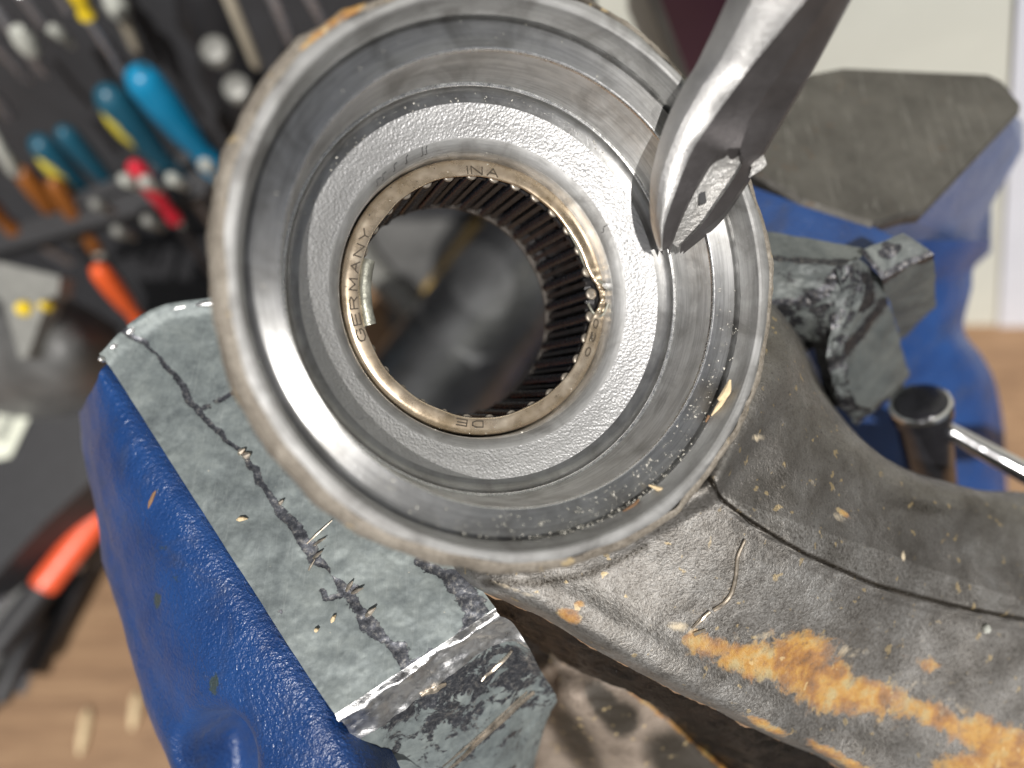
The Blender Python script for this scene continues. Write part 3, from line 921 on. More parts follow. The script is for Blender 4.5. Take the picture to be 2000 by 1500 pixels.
# bright gouge strokes on the end face
for k_, (p0, p1, wd) in enumerate((((1042, 1350), (862, 1515), .045), ((1030, 1352), (850, 1512), .025), ((870, 1335), (818, 1362), .04), ((1000, 1270), (935, 1335), .03))):
    gq = pix(GE).reshape(-1, 2)
    gv = GE.reshape(-1, 3)
    pts = []
    for a in np.linspace(0, 1, 14):
        q = np.array(p0) * (1 - a) + np.array(p1) * a
        pts.append(gv[np.argmin(((gq - q) ** 2).sum(1))] + np.array([0, 0, .015]))
    V, Fc = tube(cr(np.array(pts)[::2], 16), [wd * (.4 + .6 * math.sin(math.pi * min(1, .15 + a))) for a in np.linspace(0, .85, 16)], 6)
    mk('gouge_burr', V, Fc, M_sliver, sj)
# burrs along the crack
gq = pix(G).reshape(-1, 2)
gv = G.reshape(-1, 3)
def on_jaw(x, y):
    return gv[np.argmin(((gq - np.array([x, y])) ** 2).sum(1))]
for (x0, y0, x1, y1, wd) in ((468, 885, 482, 880, .05), (478, 893, 492, 888, .06), (545, 985, 556, 978, .035), (600, 1060, 652, 1018, .018), (612, 1066, 640, 1052, .022), (612, 1090, 632, 1078, .03), (603, 1115, 618, 1095, .02), (676, 1155, 692, 1138, .035), (714, 1203, 736, 1187, .04), (688, 1160, 712, 1148, .03)):
    a, c = on_jaw(x0, y0), on_jaw(x1, y1)
    V, Fc = tube([a + UPc * .0, a * .6 + c * .4 + UPc * .05, c + UPc * .09], [wd * .6, wd, wd * .25], 7)
    mk('lifted_burr', V, Fc, M_sliver, sj)
def flake(x, y, L, wd, ang, mat, label, name='wood_sliver', cat='wood sliver', surf=None, lift=.03, group=None):
    c = surf(x, y) if surf else on_jaw(x, y)
    an = math.radians(ang)
    d = np.array([math.cos(an), math.sin(an), 0]) * L / 2
    V, Fc = tube([c - d + UPc * lift, c - d * .4 + UPc * (lift + .02), c + d * .4 + UPc * (lift + .03), c + d + UPc * lift], [wd * .3, wd, wd * .8, wd * .15], 8)
    return solo(mk(name, V, Fc, mat), label, cat, group)
flake(475, 1016, .16, .035, 5, M_chip, 'tiny tan wood flake on the left soft jaw near the blue paint')
flake(651, 1208, .12, .03, 60, M_chip, 'tiny cream flake on the soft jaw left of the lower crack')
flake(620, 1230, .07, .03, 30, M_chip, 'pale crumb on the soft jaw near its lower blue edge')
bl = vise.children[0]
flake(303, 975, .34, .035, 65, M_bark, 'thin brown sliver stuck on the blue jaw paint', surf=lambda x, y: jz(x, y, -.33), lift=.06)

# ------------------------------------------------------------------ right soft jaw
sr = thing('soft_jaw', 'crumpled grey soft jaw cap on the right between casting and anvil', 'soft jaw', jz(1650, 600, -.5), 'soft jaw caps on the vise')
def fc(name, quads, mat, parent, n=22, amp=.03, sc_=2.2, wornv=.3, ckl=None, seed=0.0, sharp=60):
    Vs, Fs, off = [], [], 0
    for q in quads:
        A = np.array([[q[0], q[3]], [q[1], q[2]]])
        Gq = lin(lin(A, n, 0), n, 1)
        Vs.append(Gq.reshape(-1, 3))
        f = gridf(n, n, off)
        if gnormals(Gq)[..., 2].mean() < 0:
            f = [tuple(reversed(k)) for k in f]
        Fs += f
        off += n * n
    V = np.vstack(Vs)
    V = V + np.stack([nz(V, sc_, amp, 4, seed), nz(V, sc_, amp, 4, seed + 7), nz(V, sc_, amp * 1.4, 4, seed + 13)], -1)
    Qp = pix(V)
    ck_ = np.zeros(len(V))
    for pl_, w_ in (ckl or []):
        ck_ = np.maximum(ck_, np.exp(-(segdist(Qp, pl_) / w_) ** 2))
    return mk(name, V, Fs, mat, parent, {'crack': ck_, 'worn': np.full(len(V), wornv)}, sharp=sharp)
def j(x, y, d=0.0):
    return jz(x, y, d)
ridge = [[(1640, 520), (1655, 600), (1620, 735), (1665, 830)], 13]
# top strip
fc('cap_top', [(j(1440, 440, -.1), j(1560, 462, -.1), j(1560, 515, 0), j(1440, 500, 0)),
               (j(1560, 462, -.1), j(1700, 488, -.1), j(1655, 522, .02), j(1560, 515, 0))], M_jaw2, sr, 30, .02, 2, .12,
   [([(1500, 505), (1560, 512), (1660, 515)], 10)])
# left face going down beside the rim
fc('cap_face', [(j(1440, 500, 0), j(1560, 515, 0), j(1575, 600, -.6), j(1480, 590, -.5)),
                (j(1560, 515, 0), j(1655, 522, .02), j(1632, 590, -.35), j(1575, 600, -.6))], M_jaw2, sr, 30, .05, 2, .30,
   [([(1570, 590), (1610, 570), (1640, 530)], 15), ([(1500, 592), (1580, 592)], 10)], 3.0)
# crumpled fold, bright
fc('folded_corner', [(j(1480, 590, -.5), j(1575, 600, -.6), j(1590, 680, -1.5), j(1560, 700, -2.6)),
                     (j(1575, 600, -.6), j(1632, 590, -.35), j(1625, 700, -1.0), j(1590, 680, -1.5)),
                     (j(1590, 680, -1.5), j(1625, 700, -1.0), j(1640, 790, -1.8), j(1620, 800, -2.8))], M_jaw2, sr, 26, .05, 2.4, .55, None, 5.0)
fc('crushed_ridge', [(j(1632, 525, .05), j(1672, 500, .08), j(1690, 560, -.25), j(1640, 580, -.35)),
                     (j(1632, 575, -.3), j(1690, 555, -.25), j(1650, 680, -.9), j(1612, 700, -1.0)),
                     (j(1612, 700, -1.0), j(1650, 680, -.9), j(1672, 800, -1.8), j(1640, 800, -2.0)),
                     (j(1640, 790, -1.9), j(1672, 790, -1.8), j(1712, 800, -2.1), j(1668, 832, -2.6))], M_jaw2, sr, 26, .045, 2.4, .5, None, 8.0)
# long right-facing flank
fc('cap_flank', [(j(1672, 500, .05), j(1722, 545, -.6), j(1776, 725, -3.2), j(1640, 690, -1.2)),
                 (j(1640, 690, -1.2), j(1776, 725, -3.2), j(1762, 760, -3.6), j(1670, 810, -3.0)),
                 (j(1776, 725, -3.2), j(1778, 735, -3.5), j(1712, 800, -4.2), j(1762, 760, -3.6)),
                 (j(1670, 800, -2.95), j(1762, 760, -3.6), j(1712, 800, -4.2), j(1672, 830, -3.8))], M_jaw2, sr, 34, .025, 2, .0,
   [([(1665, 510), (1660, 590), (1632, 640)], 14), ([(1725, 590), (1690, 640), (1640, 700), (1625, 735)], 13), ([(1690, 540), (1700, 590), (1680, 600)], 14)], 2.0)
# block behind: top and vertical face
fc('rear_block', [(j(1680, 490, .03), j(1762, 455, .03), j(1825, 497, -.05), j(1722, 545, -.25)),
                  (j(1722, 545, -.26), j(1825, 497, -.06), j(1828, 598, -2.2), j(1745, 620, -2.3)),
                  (j(1745, 620, -2.3), j(1828, 598, -2.2), j(1762, 664, -3.9), j(1758, 664, -3.9))], M_jaw2, sr, 30, .02, 2, .05,
   [([(1722, 545), (1770, 515), (1825, 497)], 11), ([(1730, 480), (1752, 484), (1735, 498), (1722, 494)], 10), ([(1680, 492), (1705, 520), (1725, 545)], 12)], 4.0)

# ------------------------------------------------------------------ the casting
nx, ny = .348, .031
nzv = math.sqrt(1 - nx * nx - ny * ny)
AX = np.array([nx, ny, nzv])
UU = np.cross([0, 1, 0], AX); UU /= np.linalg.norm(UU)
VV = np.cross(AX, UU)
CEN = np.array([-.411, 1.229, 0.0])
FR = Matrix(((UU[0], VV[0], AX[0], CEN[0]), (UU[1], VV[1], AX[1], CEN[1]), (UU[2], VV[2], AX[2], CEN[2]), (0, 0, 0, 1)))
hub = thing('aluminium_casting', 'aluminium casting with a wide machined bore and curved arm held in the vise', 'casting', None, None, CW @ FR)
def hp(r, a, t):
    return CEN + r * (UU * math.cos(a) + VV * math.sin(a)) + t * AX
def ha(px, py, t):
    """angle and radius of the point seen at a pixel, on the plane at height t of the axis"""
    C = np.array([0, 0, D]); d = np.array([(px - 1000) / F, (750 - py) / F, -1.0])
    s = ((CEN + t * AX - C) @ AX) / (d @ AX)
    q = C + s * d - CEN
    return math.atan2(q @ VV, q @ UU), math.hypot(q @ VV, q @ UU)

def lathe(name, prof, mat, parent, segs=360, a0=0.0, a1=2 * math.pi, attrf=None, rmod=None, sub=1, sharp=30, label=None, noiseamp=0.0):
    full = abs(a1 - a0 - 2 * math.pi) < 1e-6
    pr = np.array(prof, float)
    if sub > 1:
        pr = lin(pr, (len(pr) - 1) * sub + 1)
    n = segs if full else segs + 1
    an = a0 + (a1 - a0) * np.arange(n) / segs
    R, A = np.meshgrid(pr[:, 0], an, indexing='ij')
    T = np.repeat(pr[:, 1][:, None], n, 1)
    if rmod:
        R, T = rmod(R, A, T)
    G = CEN + R[..., None] * (UU * np.cos(A)[..., None] + VV * np.sin(A)[..., None]) + T[..., None] * AX
    if noiseamp:
        nn_ = nz(G, 3.0, noiseamp, 4)
        G = G + (UU * np.cos(A)[..., None] + VV * np.sin(A)[..., None] + AX * .6) * nn_[..., None]
    Fc = gridf(len(pr), n, 0, full)
    at = {k: v.reshape(-1) for k, v in attrf(pix(G), A, R, T).items()} if attrf else None
    return mk(name, G.reshape(-1, 3), Fc, mat, parent, at, sharp=sharp, label=label)

# inner to outer; faces wound outward (towards the axis / the viewer)
lathe('bore_wall', [(1.975, -1.95), (1.975, .10), (1.99, .13)], M_turn, hub)
lathe('bore_chamfer', [(1.99, .13), (2.03, .20), (2.11, .265), (2.125, .27)], M_lip, hub, label='smooth turned ring round the bearing')
lathe('blasted_floor', [(2.125, .27), (2.2, .32), (2.35, .43), (2.50, .52)], M_grit, hub, sub=3, label='grit textured annular floor')
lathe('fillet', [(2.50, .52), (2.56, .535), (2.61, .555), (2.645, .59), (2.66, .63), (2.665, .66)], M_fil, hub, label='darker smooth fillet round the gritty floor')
lathe('fine_step', [(2.665, .66), (2.672, .672), (2.684, .676), (2.694, .670), (2.697, .705)], M_edge, hub, sub=2, sharp=80, label='fine bright step')
lathe('recess_wall', [(2.697, .705), (2.705, .80), (2.715, 1.0), (2.73, 1.25), (2.74, 1.46)], M_turn, hub, sub=2)
def wav(R, A, T):
    # bruises along the shelf edge
    k = .004 * np.sin(A * 37) + .003 * np.sin(A * 91 + 1)
    return R + k * (np.abs(T - 1.57) < .02), T
lathe('shelf_edge', [(2.74, 1.46), (2.742, 1.495), (2.75, 1.51), (2.765, 1.515)], M_edge, hub, sub=2, sharp=80)
lathe('shelf', [(2.765, 1.515), (2.80, 1.516), (2.95, 1.508), (3.06, 1.500), (3.085, 1.498)], M_shelf, hub, sub=3, label='flat turned shelf ring', rmod=wav)
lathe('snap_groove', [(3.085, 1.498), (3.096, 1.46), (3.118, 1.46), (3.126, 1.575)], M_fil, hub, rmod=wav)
lathe('lip_wall', [(3.124, 1.575), (3.145, 1.66), (3.165, 1.86), (3.175, 1.885)], M_lip, hub, sub=2)
def lipw(R, A, T):
    w_ = .018 * np.sin(A * 5 + 1) + .012 * np.sin(A * 11 + .4) + .006 * np.sin(A * 29)
    return R + w_ * (R > 3.26), T
lathe('machined_lip', [(3.175, 1.885), (3.20, 1.905), (3.26, 1.91), (3.31, 1.895)], M_lip, hub, rmod=lipw, sub=2)
def rimattr(Q, A, R, T):
    rust = blobs(Q, [(688, 18, 40, 13, .9, -35), (640, 52, 45, 9, .95, -38), (600, 86, 26, 6, .8, -40), (1050, 1128, 60, 9, .35)])
    gr = blobs(Q, [(620, 40, 60, 14, .6, -38), (540, 110, 50, 18, .45, -50), (1060, 1132, 130, 12, .75, 0), (1180, 40, 200, 22, .9, 35), (1330, 125, 60, 22, .9, 40)])
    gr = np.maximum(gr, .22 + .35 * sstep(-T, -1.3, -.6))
    return {'rust': rust, 'grime_shade': gr, 'pale': .12 * np.ones(T.shape)}
rimprof = [(3.31, 1.895), (3.36, 1.885), (3.42, 1.84), (3.465, 1.76), (3.485, 1.62), (3.485, 1.45), (3.47, 1.2), (3.40, .8), (3.28, .2), (3.0, -.6), (2.5, -1.3), (2.2, -1.8)]
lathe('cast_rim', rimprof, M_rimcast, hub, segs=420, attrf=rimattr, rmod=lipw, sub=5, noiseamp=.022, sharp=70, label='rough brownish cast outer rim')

# arm -----------------------------------------------------------------
U_ = [(1400, 480), (1528, 620), (1592, 750), (1672, 848), (1772, 918), (1885, 953), (2010, 964), (2320, 960)]
Uz = [-1.9, -.55, -.6, -.9, -1.4, -2.0, -2.7, -3.4]
SU = [(1270, 860), (1384, 922), (1412, 968), (1468, 1012), (1570, 1073), (1715, 1138), (1865, 1178), (2330, 1268)]
Sz = [-.9, .74, .62, .48, .15, -.5, -1.3, -2.6]
L_ = [(850, 1060), (930, 1132), (1062, 1192), (1190, 1266), (1330, 1340), (1480, 1412), (1640, 1485), (2080, 1720)]
Lz = [-.6, .42, .50, .40, .10, -.4, -1.1, -2.1]
W_ = [(880, 1130), (955, 1192), (1045, 1252), (1105, 1292), (1205, 1330), (1300, 1402), (1412, 1500), (1760, 1760)]
Wz = [-1.6, -2.6, -3.0, -2.9, -2.4, -2.8, -3.3, -4.0]
rows = []
n8 = range(8)
def li(a, b_, f):
    return tuple(np.array(a) * (1 - f) + np.array(b_) * f)
def R3(pts, zs, dx=0, dy=0, dz=0):
    return [P(x + dx, y + dy, z + dz) for (x, y), z in zip(pts, zs)]
rows.append([P(x + 25, y + 25, z - 3) for (x, y), z in zip(U_, Uz)])
rows.append([P(x, y, z - .8) for (x, y), z in zip(U_, Uz)])
rows.append([P(x - 6, y + 6, z - .12) for (x, y), z in zip(U_, Uz)])
for f, bz in ((.18, .14), (.42, .20), (.68, .14), (.90, .05)):
    rows.append([P(*li(a, c, f), (z1 * (1 - f) + z2 * f) + bz) for a, z1, c, z2 in zip(U_, Uz, SU, Sz)])
rows.append(R3(SU, Sz, 0, 0, 0))
rows.append(R3(SU, Sz, -5, 7, -.09))
rows.append(R3(SU, Sz, -12, 17, -.08))
Sb = [(x - 12, y + 17) for x, y in SU]
Sbz = [z - .08 for z in Sz]
for f, bz in ((.22, .04), (.48, -.06), (.72, -.02), (.88, .13)):
    rows.append([P(*li(a, c, f), (z1 * (1 - f) + z2 * f) + bz) for a, z1, c, z2 in zip(Sb, Sbz, L_, Lz)])
rows.append(R3(L_, Lz, 0, 0, .06))
rows.append(R3(L_, Lz, -8, 12, -.42))
G = cr(cr(np.array(rows), 240, 0), 300, 1)
# tuck the hub end of the arm under the rim
N_ = gnormals(G)
if N_[..., 2].mean() < 0:
    N_ = -N_
Q = pix(G)
sd = segdist(Q, SU[1:])
flash = np.exp(-((segdist(Q, [(x - 8, y + 10) for x, y in SU[1:]])) / 3.5) ** 2)
disp = nz(G, .9, .035, 2) + nz(G, 6.5, .006, 3, 4.0) + flash * .05 * (.6 + .4 * np.sin(Q[..., 0] * .11))
G = G + N_ * disp[..., None]
Q = pix(G)
rust = 1.25 * blobs(Q, [(1390, 1262, 60, 24, .8, 15), (1470, 1290, 80, 34, 1.0, 10), (1560, 1280, 70, 45, 1.0, -20), (1600, 1330, 90, 50, 1.0, 25), (1700, 1360, 80, 40, .75, 15),
                 (1820, 1300, 40, 20, .5, 10), (1830, 1400, 90, 26, .8, 22), (1950, 1450, 110, 40, 1.0, 20), (2020, 1500, 120, 60, 1.0), (1900, 1500, 80, 30, .9), (1108, 1200, 26, 14, .75, 20), (1645, 1000, 24, 8, .65, 35),
                 (1500, 1420, 60, 10, .6, 26), (1640, 1480, 70, 12, .7, 26), (1130, 1180, 12, 8, .5)])
pale = blobs(Q, [(1330, 1225, 40, 16, .62, 10), (1460, 1245, 90, 12, .5, -5), (1660, 1270, 80, 20, .5), (1760, 1330, 80, 40, .45), (1600, 950, 60, 16, .35, 20), (1480, 855, 30, 12, .55),
                 (1640, 1010, 30, 12, .6, 35), (1765, 1085, 6, 16, .8), (1855, 1087, 8, 8, .6), (1000, 1150, 70, 8, .6, 20), (1870, 1380, 100, 40, .4), (1100, 1230, 60, 12, .35, 30)])
gr = blobs(Q, [(1800, 990, 150, 35, .62, 8), (1700, 1040, 60, 25, .5), (1500, 760, 60, 60, .45, 50), (1440, 860, 50, 30, .5, -30), (1400, 700, 200, 30, .3), (1540, 660, 30, 60, .5),
               (1560, 1235, 60, 18, .5), (1900, 1210, 160, 20, .5, 12)])
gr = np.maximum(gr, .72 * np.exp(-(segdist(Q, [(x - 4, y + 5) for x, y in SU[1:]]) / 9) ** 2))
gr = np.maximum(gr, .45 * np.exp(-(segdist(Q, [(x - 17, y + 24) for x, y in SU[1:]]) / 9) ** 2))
gr = np.maximum(gr, .62 * np.exp(-(segdist(Q, [(950, 1138), (1050, 1140), (1150, 1122), (1260, 1068)]) / 16) ** 2))  # darker line where the arm meets the rim
gr = np.maximum(gr, .28)
gr = np.where(Q[..., 1] < 965 - (Q[..., 0] - 1400) * -.35, np.maximum(gr, .47), gr)  # upper part of the arm set darker
mkgrid('arm', G, M_cast, hub, {'rust': rust, 'pale': pale, 'grime_shade': gr}, sharp=80, label='curved cast arm with orange corrosion patches')
# side wall under the bright edge
last = G[-1]
kk = len(last)
Wc = cr(np.array(R3(W_, Wz)), kk)
mid = last * .5 + Wc * .5 + np.array([.05, -.12, .25])
GW = cr(np.array([last, mid, Wc]), 60, 0)
GW = GW + nz(GW, 2.5, .05, 4)[..., None] * np.array([-.5, -.6, .5])
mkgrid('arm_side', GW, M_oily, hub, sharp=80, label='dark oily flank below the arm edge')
# lower rib flange
R1 = [(860, 1170), (935, 1215), (1030, 1270), (1085, 1305), (1110, 1372), (1190, 1452), (1275, 1550), (1330, 1650)]
R2 = [(850, 1190), (925, 1235), (1020, 1290), (1070, 1320), (1090, 1390), (1160, 1475), (1235, 1575), (1290, 1680)]
rib = [[P(x + 12, y - 8, z - .5) for (x, y), z in zip(W_, Wz)], [P(x, y, z + .12) for (x, y), z in zip(W_, Wz)], [P(*li(a, c, .5), z + .10) for a, c, z in zip(W_, R1, Wz)], [P(x, y, z) for (x, y), z in zip(R1, Wz)],
       [P(x, y, z - .5) for (x, y), z in zip(R2, Wz)], [P(x - 30, y + 30, z - 1.6) for (x, y), z in zip(R2, Wz)], [P(x - 60, y + 90, z - 2.5) for (x, y), z in zip(R2, Wz)], [P(x - 20, y + 100, z - 4) for (x, y), z in zip(R2, Wz)]]
GR = cr(cr(np.array(rib), 120, 0), 180, 1)
nR_ = gnormals(GR)
if nR_[..., 2].mean() < 0:
    nR_ = -nR_
GR = GR + nR_ * nz(GR, 1.8, .035, 4, 2.0)[..., None]
Q = pix(GR)
grr = np.maximum(.25, blobs(Q, [(1185, 1380, 30, 75, 1.2, -38), (1215, 1405, 40, 40, 1.2), (1350, 1500, 110, 60, 1.3, 35), (1060, 1290, 40, 20, .9), (1120, 1440, 40, 120, .9, -35)]))  # blobs paint cast shadow shapes dark on the rib
rr_ = .55 * np.exp(-(segdist(Q, W_[2:]) / 8) ** 2)
mkgrid('lower_rib', GR, M_rib, hub, {'rust': rr_, 'pale': 0 * grr, 'grime_shade': grr}, sharp=80, label='lower flange with dark stains')  # the dark stains on the flange are painted cast shadow shapes

# ------------------------------------------------------------------ needle bearing
brg = thing('needle_bearing', 'brown oily needle bearing pressed in the bore with stamped lip letters', 'bearing', None, None, CW @ FR)
def tear(R, A, T):
    an = (np.degrees(A) + 180) % 360 - 180
    k = np.exp(-((an - 2) / 9.0) ** 2)
    inn_ = np.clip((1.96 - R) / .26, 0, 1)
    R2 = R + .16 * k * inn_ * (T > -.3)
    T2 = T + .02 * np.sin(an * 1.7) * k
    wob = .005 * np.sin(A * 7) + .004 * np.sin(A * 17)
    return R2 + wob * inn_, T2
lathe('outer_shell', [(1.955, -1.82), (1.955, -.22), (1.952, -.13), (1.94, -.075), (1.915, -.035), (1.875, -.008), (1.80, 0.0), (1.72, -.003), (1.70, -.012), (1.694, -.035), (1.70, -.06), (1.74, -.075)],
      M_bear, brg, segs=360, rmod=tear, sub=2, sharp=60)
lathe('far_lip', [(1.94, -1.80), (1.74, -1.80), (1.705, -1.80), (1.70, -1.77), (1.705, -1.745), (1.74, -1.735), (1.94, -1.73)][::-1], plain('dark_oily_steel', (.07, .062, .055), .3, .6, .3, 5), brg, segs=200)
lathe('shell_lining', [(1.935, -1.78), (1.935, -.10)], M_cage, brg, segs=160)
lathe('cage_ring', [(1.90, -.30), (1.74, -.30), (1.725, -.25), (1.74, -.20), (1.90, -.20)], M_cage, brg, segs=200, rmod=tear)
lathe('cage_ring', [(1.90, -1.70), (1.78, -1.70), (1.765, -1.66), (1.78, -1.60), (1.90, -1.60)], M_cage, brg, segs=200)
NN = 32
proto = None
cpro = None
for k_ in range(NN):
    a = 2 * math.pi * (k_ + .35) / NN
    if proto is None:
        def ringtube(rad, prof, rc, an):
            pth = [hp(rc, an, t_) for t_, _ in prof]
            V = []
            e1 = UU * math.cos(an) + VV * math.sin(an)
            e2 = -UU * math.sin(an) + VV * math.cos(an)
            for (t_, r_), c_ in zip(prof, pth):
                for s_ in range(14):
                    th = 2 * math.pi * s_ / 14
                    V.append(c_ + r_ * (e1 * math.cos(th) + e2 * math.sin(th)))
            Fc = [(i * 14 + s_, i * 14 + (s_ + 1) % 14, (i + 1) * 14 + (s_ + 1) % 14, (i + 1) * 14 + s_) for i in range(len(prof) - 1) for s_ in range(14)]
            Fc.append(tuple(range(13, -1, -1))); Fc.append(tuple((len(prof) - 1) * 14 + s_ for s_ in range(14)))
            return np.array(V), Fc
        V, Fc = ringtube(.07, [(-1.64, .04), (-1.62, .088), (-.23, .088), (-.14, .088), (-.105, .088), (-.085, .080), (-.08, .02)], 1.745, 0.0)
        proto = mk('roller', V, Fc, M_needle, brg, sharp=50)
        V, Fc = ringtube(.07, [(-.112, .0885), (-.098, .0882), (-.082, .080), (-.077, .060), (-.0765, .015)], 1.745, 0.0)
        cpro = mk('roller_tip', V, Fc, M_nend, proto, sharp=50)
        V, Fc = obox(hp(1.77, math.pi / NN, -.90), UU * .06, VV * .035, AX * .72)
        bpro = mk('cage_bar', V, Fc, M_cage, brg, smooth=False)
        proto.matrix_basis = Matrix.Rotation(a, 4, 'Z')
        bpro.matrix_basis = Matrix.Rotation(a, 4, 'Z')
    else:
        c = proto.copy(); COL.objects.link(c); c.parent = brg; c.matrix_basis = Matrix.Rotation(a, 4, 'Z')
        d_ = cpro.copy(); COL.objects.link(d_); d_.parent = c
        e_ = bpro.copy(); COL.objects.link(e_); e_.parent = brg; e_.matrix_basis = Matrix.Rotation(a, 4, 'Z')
# stamped letters: stroke font, x 0..1, y 0..1
FONT = {'I': [[(.5, 0), (.5, 1)]], 'N': [[(0, 0), (0, 1), (1, 0), (1, 1)]], 'A': [[(0, 0), (.5, 1), (1, 0)], [(.2, .38), (.8, .38)]],
        'G': [[(1, .8), (.8, 1), (.3, 1), (0, .75), (0, .25), (.3, 0), (.8, 0), (1, .2), (1, .45), (.6, .45)]],
        'E': [[(1, 0), (0, 0), (0, 1), (1, 1)], [(0, .52), (.9, .52)]], 'R': [[(0, 0), (0, 1), (.75, 1), (1, .8), (.75, .52), (0, .52)], [(.6, .52), (1, 0)]],
        'M': [[(0, 0), (.05, 1), (.5, .25), (.95, 1), (1, 0)]], 'Y': [[(0, 1), (.5, .5), (1, 1)], [(.5, .5), (.5, 0)]],
        'D': [[(0, 0), (0, 1), (.65, 1), (1, .75), (1, .25), (.65, 0), (0, 0)]], '0': [[(.3, 0), (.7, 0), (1, .3), (1, .7), (.7, 1), (.3, 1), (0, .7), (0, .3), (.3, 0)]],
        '2': [[(0, .75), (.3, 1), (.75, 1), (1, .75), (.9, .5), (0, 0), (1, 0)]], '9': [[(1, .6), (.7, .45), (.3, .45), (0, .7), (.3, 1), (.7, 1), (1, .75), (.9, .3), (.5, 0)]]}
def stamp(text, angs, r0, hh, wdt):
    parts = []
    for ch, a in zip(text, angs):
        for st in FONT[ch]:
            pts = []
            for (x, y) in st:
                aa = a - (x - .5) * wdt / (r0 + hh / 2)
                pts.append(hp(r0 + y * hh, aa, .0025 if r0 + y * hh < 1.86 else -.001))
            dense = []
            for p0, p1 in zip(pts[:-1], pts[1:]):
                dense.append((p0, p1))
            for p0, p1 in dense:
                dv = p1 - p0
                ln = np.linalg.norm(dv)
                dv = dv / ln
                sd_ = np.cross(AX, dv)
                parts.append(obox((p0 + p1) / 2, dv * (ln / 2 + .004), sd_ * .0085, AX * .006))
    V, Fc = join(*parts)
    o_ = mk('stamped_text', V, Fc, M_groove, brg, smooth=False)
    return o_
angs = lambda L: [ha(x, y, 0)[0] for x, y in L]
stamp('INA', angs([(913, 334), (931, 335), (962, 340)]), 1.715, .105, .16)
stamp('GERMANY', angs([(703, 655), (692, 624), (686, 592), (685, 555), (689, 520), (697, 488), (707, 457)]), 1.735, .10, .155)
stamp('DE', angs([(933, 830), (901, 828)]), 1.745, .085, .15)
stamp('020', angs([(1163, 632), (1154, 657), (1144, 685)]), 1.755, .07, .13)
# bent lip segment at the left and torn strip at the right
a_top, a_bot = ha(714, 505, 0)[0], ha(714, 637, 0)[0]
if a_bot < a_top: a_bot += 2 * math.pi
lathe('bent_lip_segment', [(1.70, -.03), (1.69, .0), (1.66, .03), (1.59, .035), (1.545, .01), (1.535, -.03), (1.54, -.06)][::-1], M_bent, brg, segs=40, a0=a_top, a1=a_bot, sub=2, noiseamp=.012, sharp=70)
pts = [hp(1.70, math.radians(38), -.03), hp(1.70, math.radians(28), -.05), hp(1.72, math.radians(18), -.08), hp(1.80, math.radians(11), -.05), hp(1.89, math.radians(8), .03), hp(1.95, math.radians(5), .05)]
V, Fc = tube(cr(np.array(pts), 30), .022, 8)
mk('torn_strip', V, Fc, M_bent, brg)
pts = [hp(1.69, math.radians(-1), -.10), hp(1.72, math.radians(-4), -.06), hp(1.80, math.radians(-7), -.03), hp(1.88, math.radians(-6), .02), hp(1.94, math.radians(-1), .05)]
V, Fc = tube(cr(np.array(pts), 24), .02, 8)
mk('torn_strip', V, Fc, M_bent, brg)
c = hp(1.93, math.radians(7), .04)
V, Fc = prof_tube(c - UU * .06, c + UU * .10 + AX * .03, [(0, .02), (.3, .055), (.7, .045), (1, .01)], 7)
mk('burr', V, Fc, M_slot, brg)

# ------------------------------------------------------------------ claw of the puller
cl = thing('puller_claw', 'steel claw tip with a slot resting in the machined recess', 'puller', P(1320, 470, .4))
ST = [ # A, B, C, SL, SR, E  (px, py) and z per station
    ([(1448, -60), (1500, -60), (1622, -60), (1660, -60), (1662, -60), (1690, -60)], 2.6),
    ([(1368, 110), (1412, 110), (1480, 112), (1540, 118), (1542, 118), (1600, 108)], 1.95),
    ([(1338, 160), (1375, 165), (1440, 165), (1505, 172), (1507, 172), (1566, 166)], 1.76),
    ([(1307, 222), (1340, 225), (1402, 218), (1466, 230), (1468, 230), (1533, 222)], 1.55),
    ([(1290, 268), (1318, 270), (1372, 262), (1424, 289), (1446, 289), (1508, 266)], 1.42),
    ([(1280, 305), (1305, 305), (1352, 294), (1396, 306), (1452, 312), (1487, 303)], 1.31),
    ([(1271, 347), (1291, 347), (1332, 340), (1369, 346), (1436, 344), (1466, 340)], 1.17),
    ([(1269, 395), (1284, 395), (1313, 393), (1344, 394), (1406, 388), (1436, 386)], 1.03),
    ([(1272, 440), (1282, 440), (1298, 440), (1328, 430), (1377, 430), (1406, 424)], .86),
    ([(1283, 480), (1288, 482), (1294, 478), (1318, 456), (1349, 461), (1366, 458)], .69),
    ([(1288, 490), (1290, 491), (1294, 490), (1307, 484), (1330, 478), (1336, 482)], .52)]
cz = [-.24, .0, .10, -.03, -.04, -.22]     # relief across the width
Vt = []
for pts_, z in ST:
    k = (z - .4) / 2.2
    Vt.append([P(x, y, z + c_ * (.35 + .9 * k)) for (x, y), c_ in zip(pts_, cz)])
Vt = np.array(Vt)
NS = 61
Vd = np.stack([cr(Vt[:, c_], NS) for c_ in range(6)], 1)    # NS x 6 x 3
slot_i0 = int(4 * (NS - 1) / 10)
def strip(a, c_, m=6, i0=0, i1=NS, bul=0.0):
    Gs = np.array([[Vd[i, a] * (1 - t_) + Vd[i, c_] * t_ + np.array([0, 0, bul * math.sin(math.pi * t_)]) for t_ in np.linspace(0, 1, m)] for i in range(i0, i1)])
    return Gs
G1 = strip(0, 1, 8, bul=.02); G2 = strip(1, 2, 12, bul=.035)
G1 = G1 + nz(G1, 6, .003, 3)[..., None] * np.array([0, 0, 1.0])
G2[1:, 1:-1] = (G2 + nz(G2, 6, .003, 3)[..., None] * np.array([0, 0, 1.0]))[1:, 1:-1]
mkgrid('bevel', G1, M_claw, cl, label='matt ground bevel')
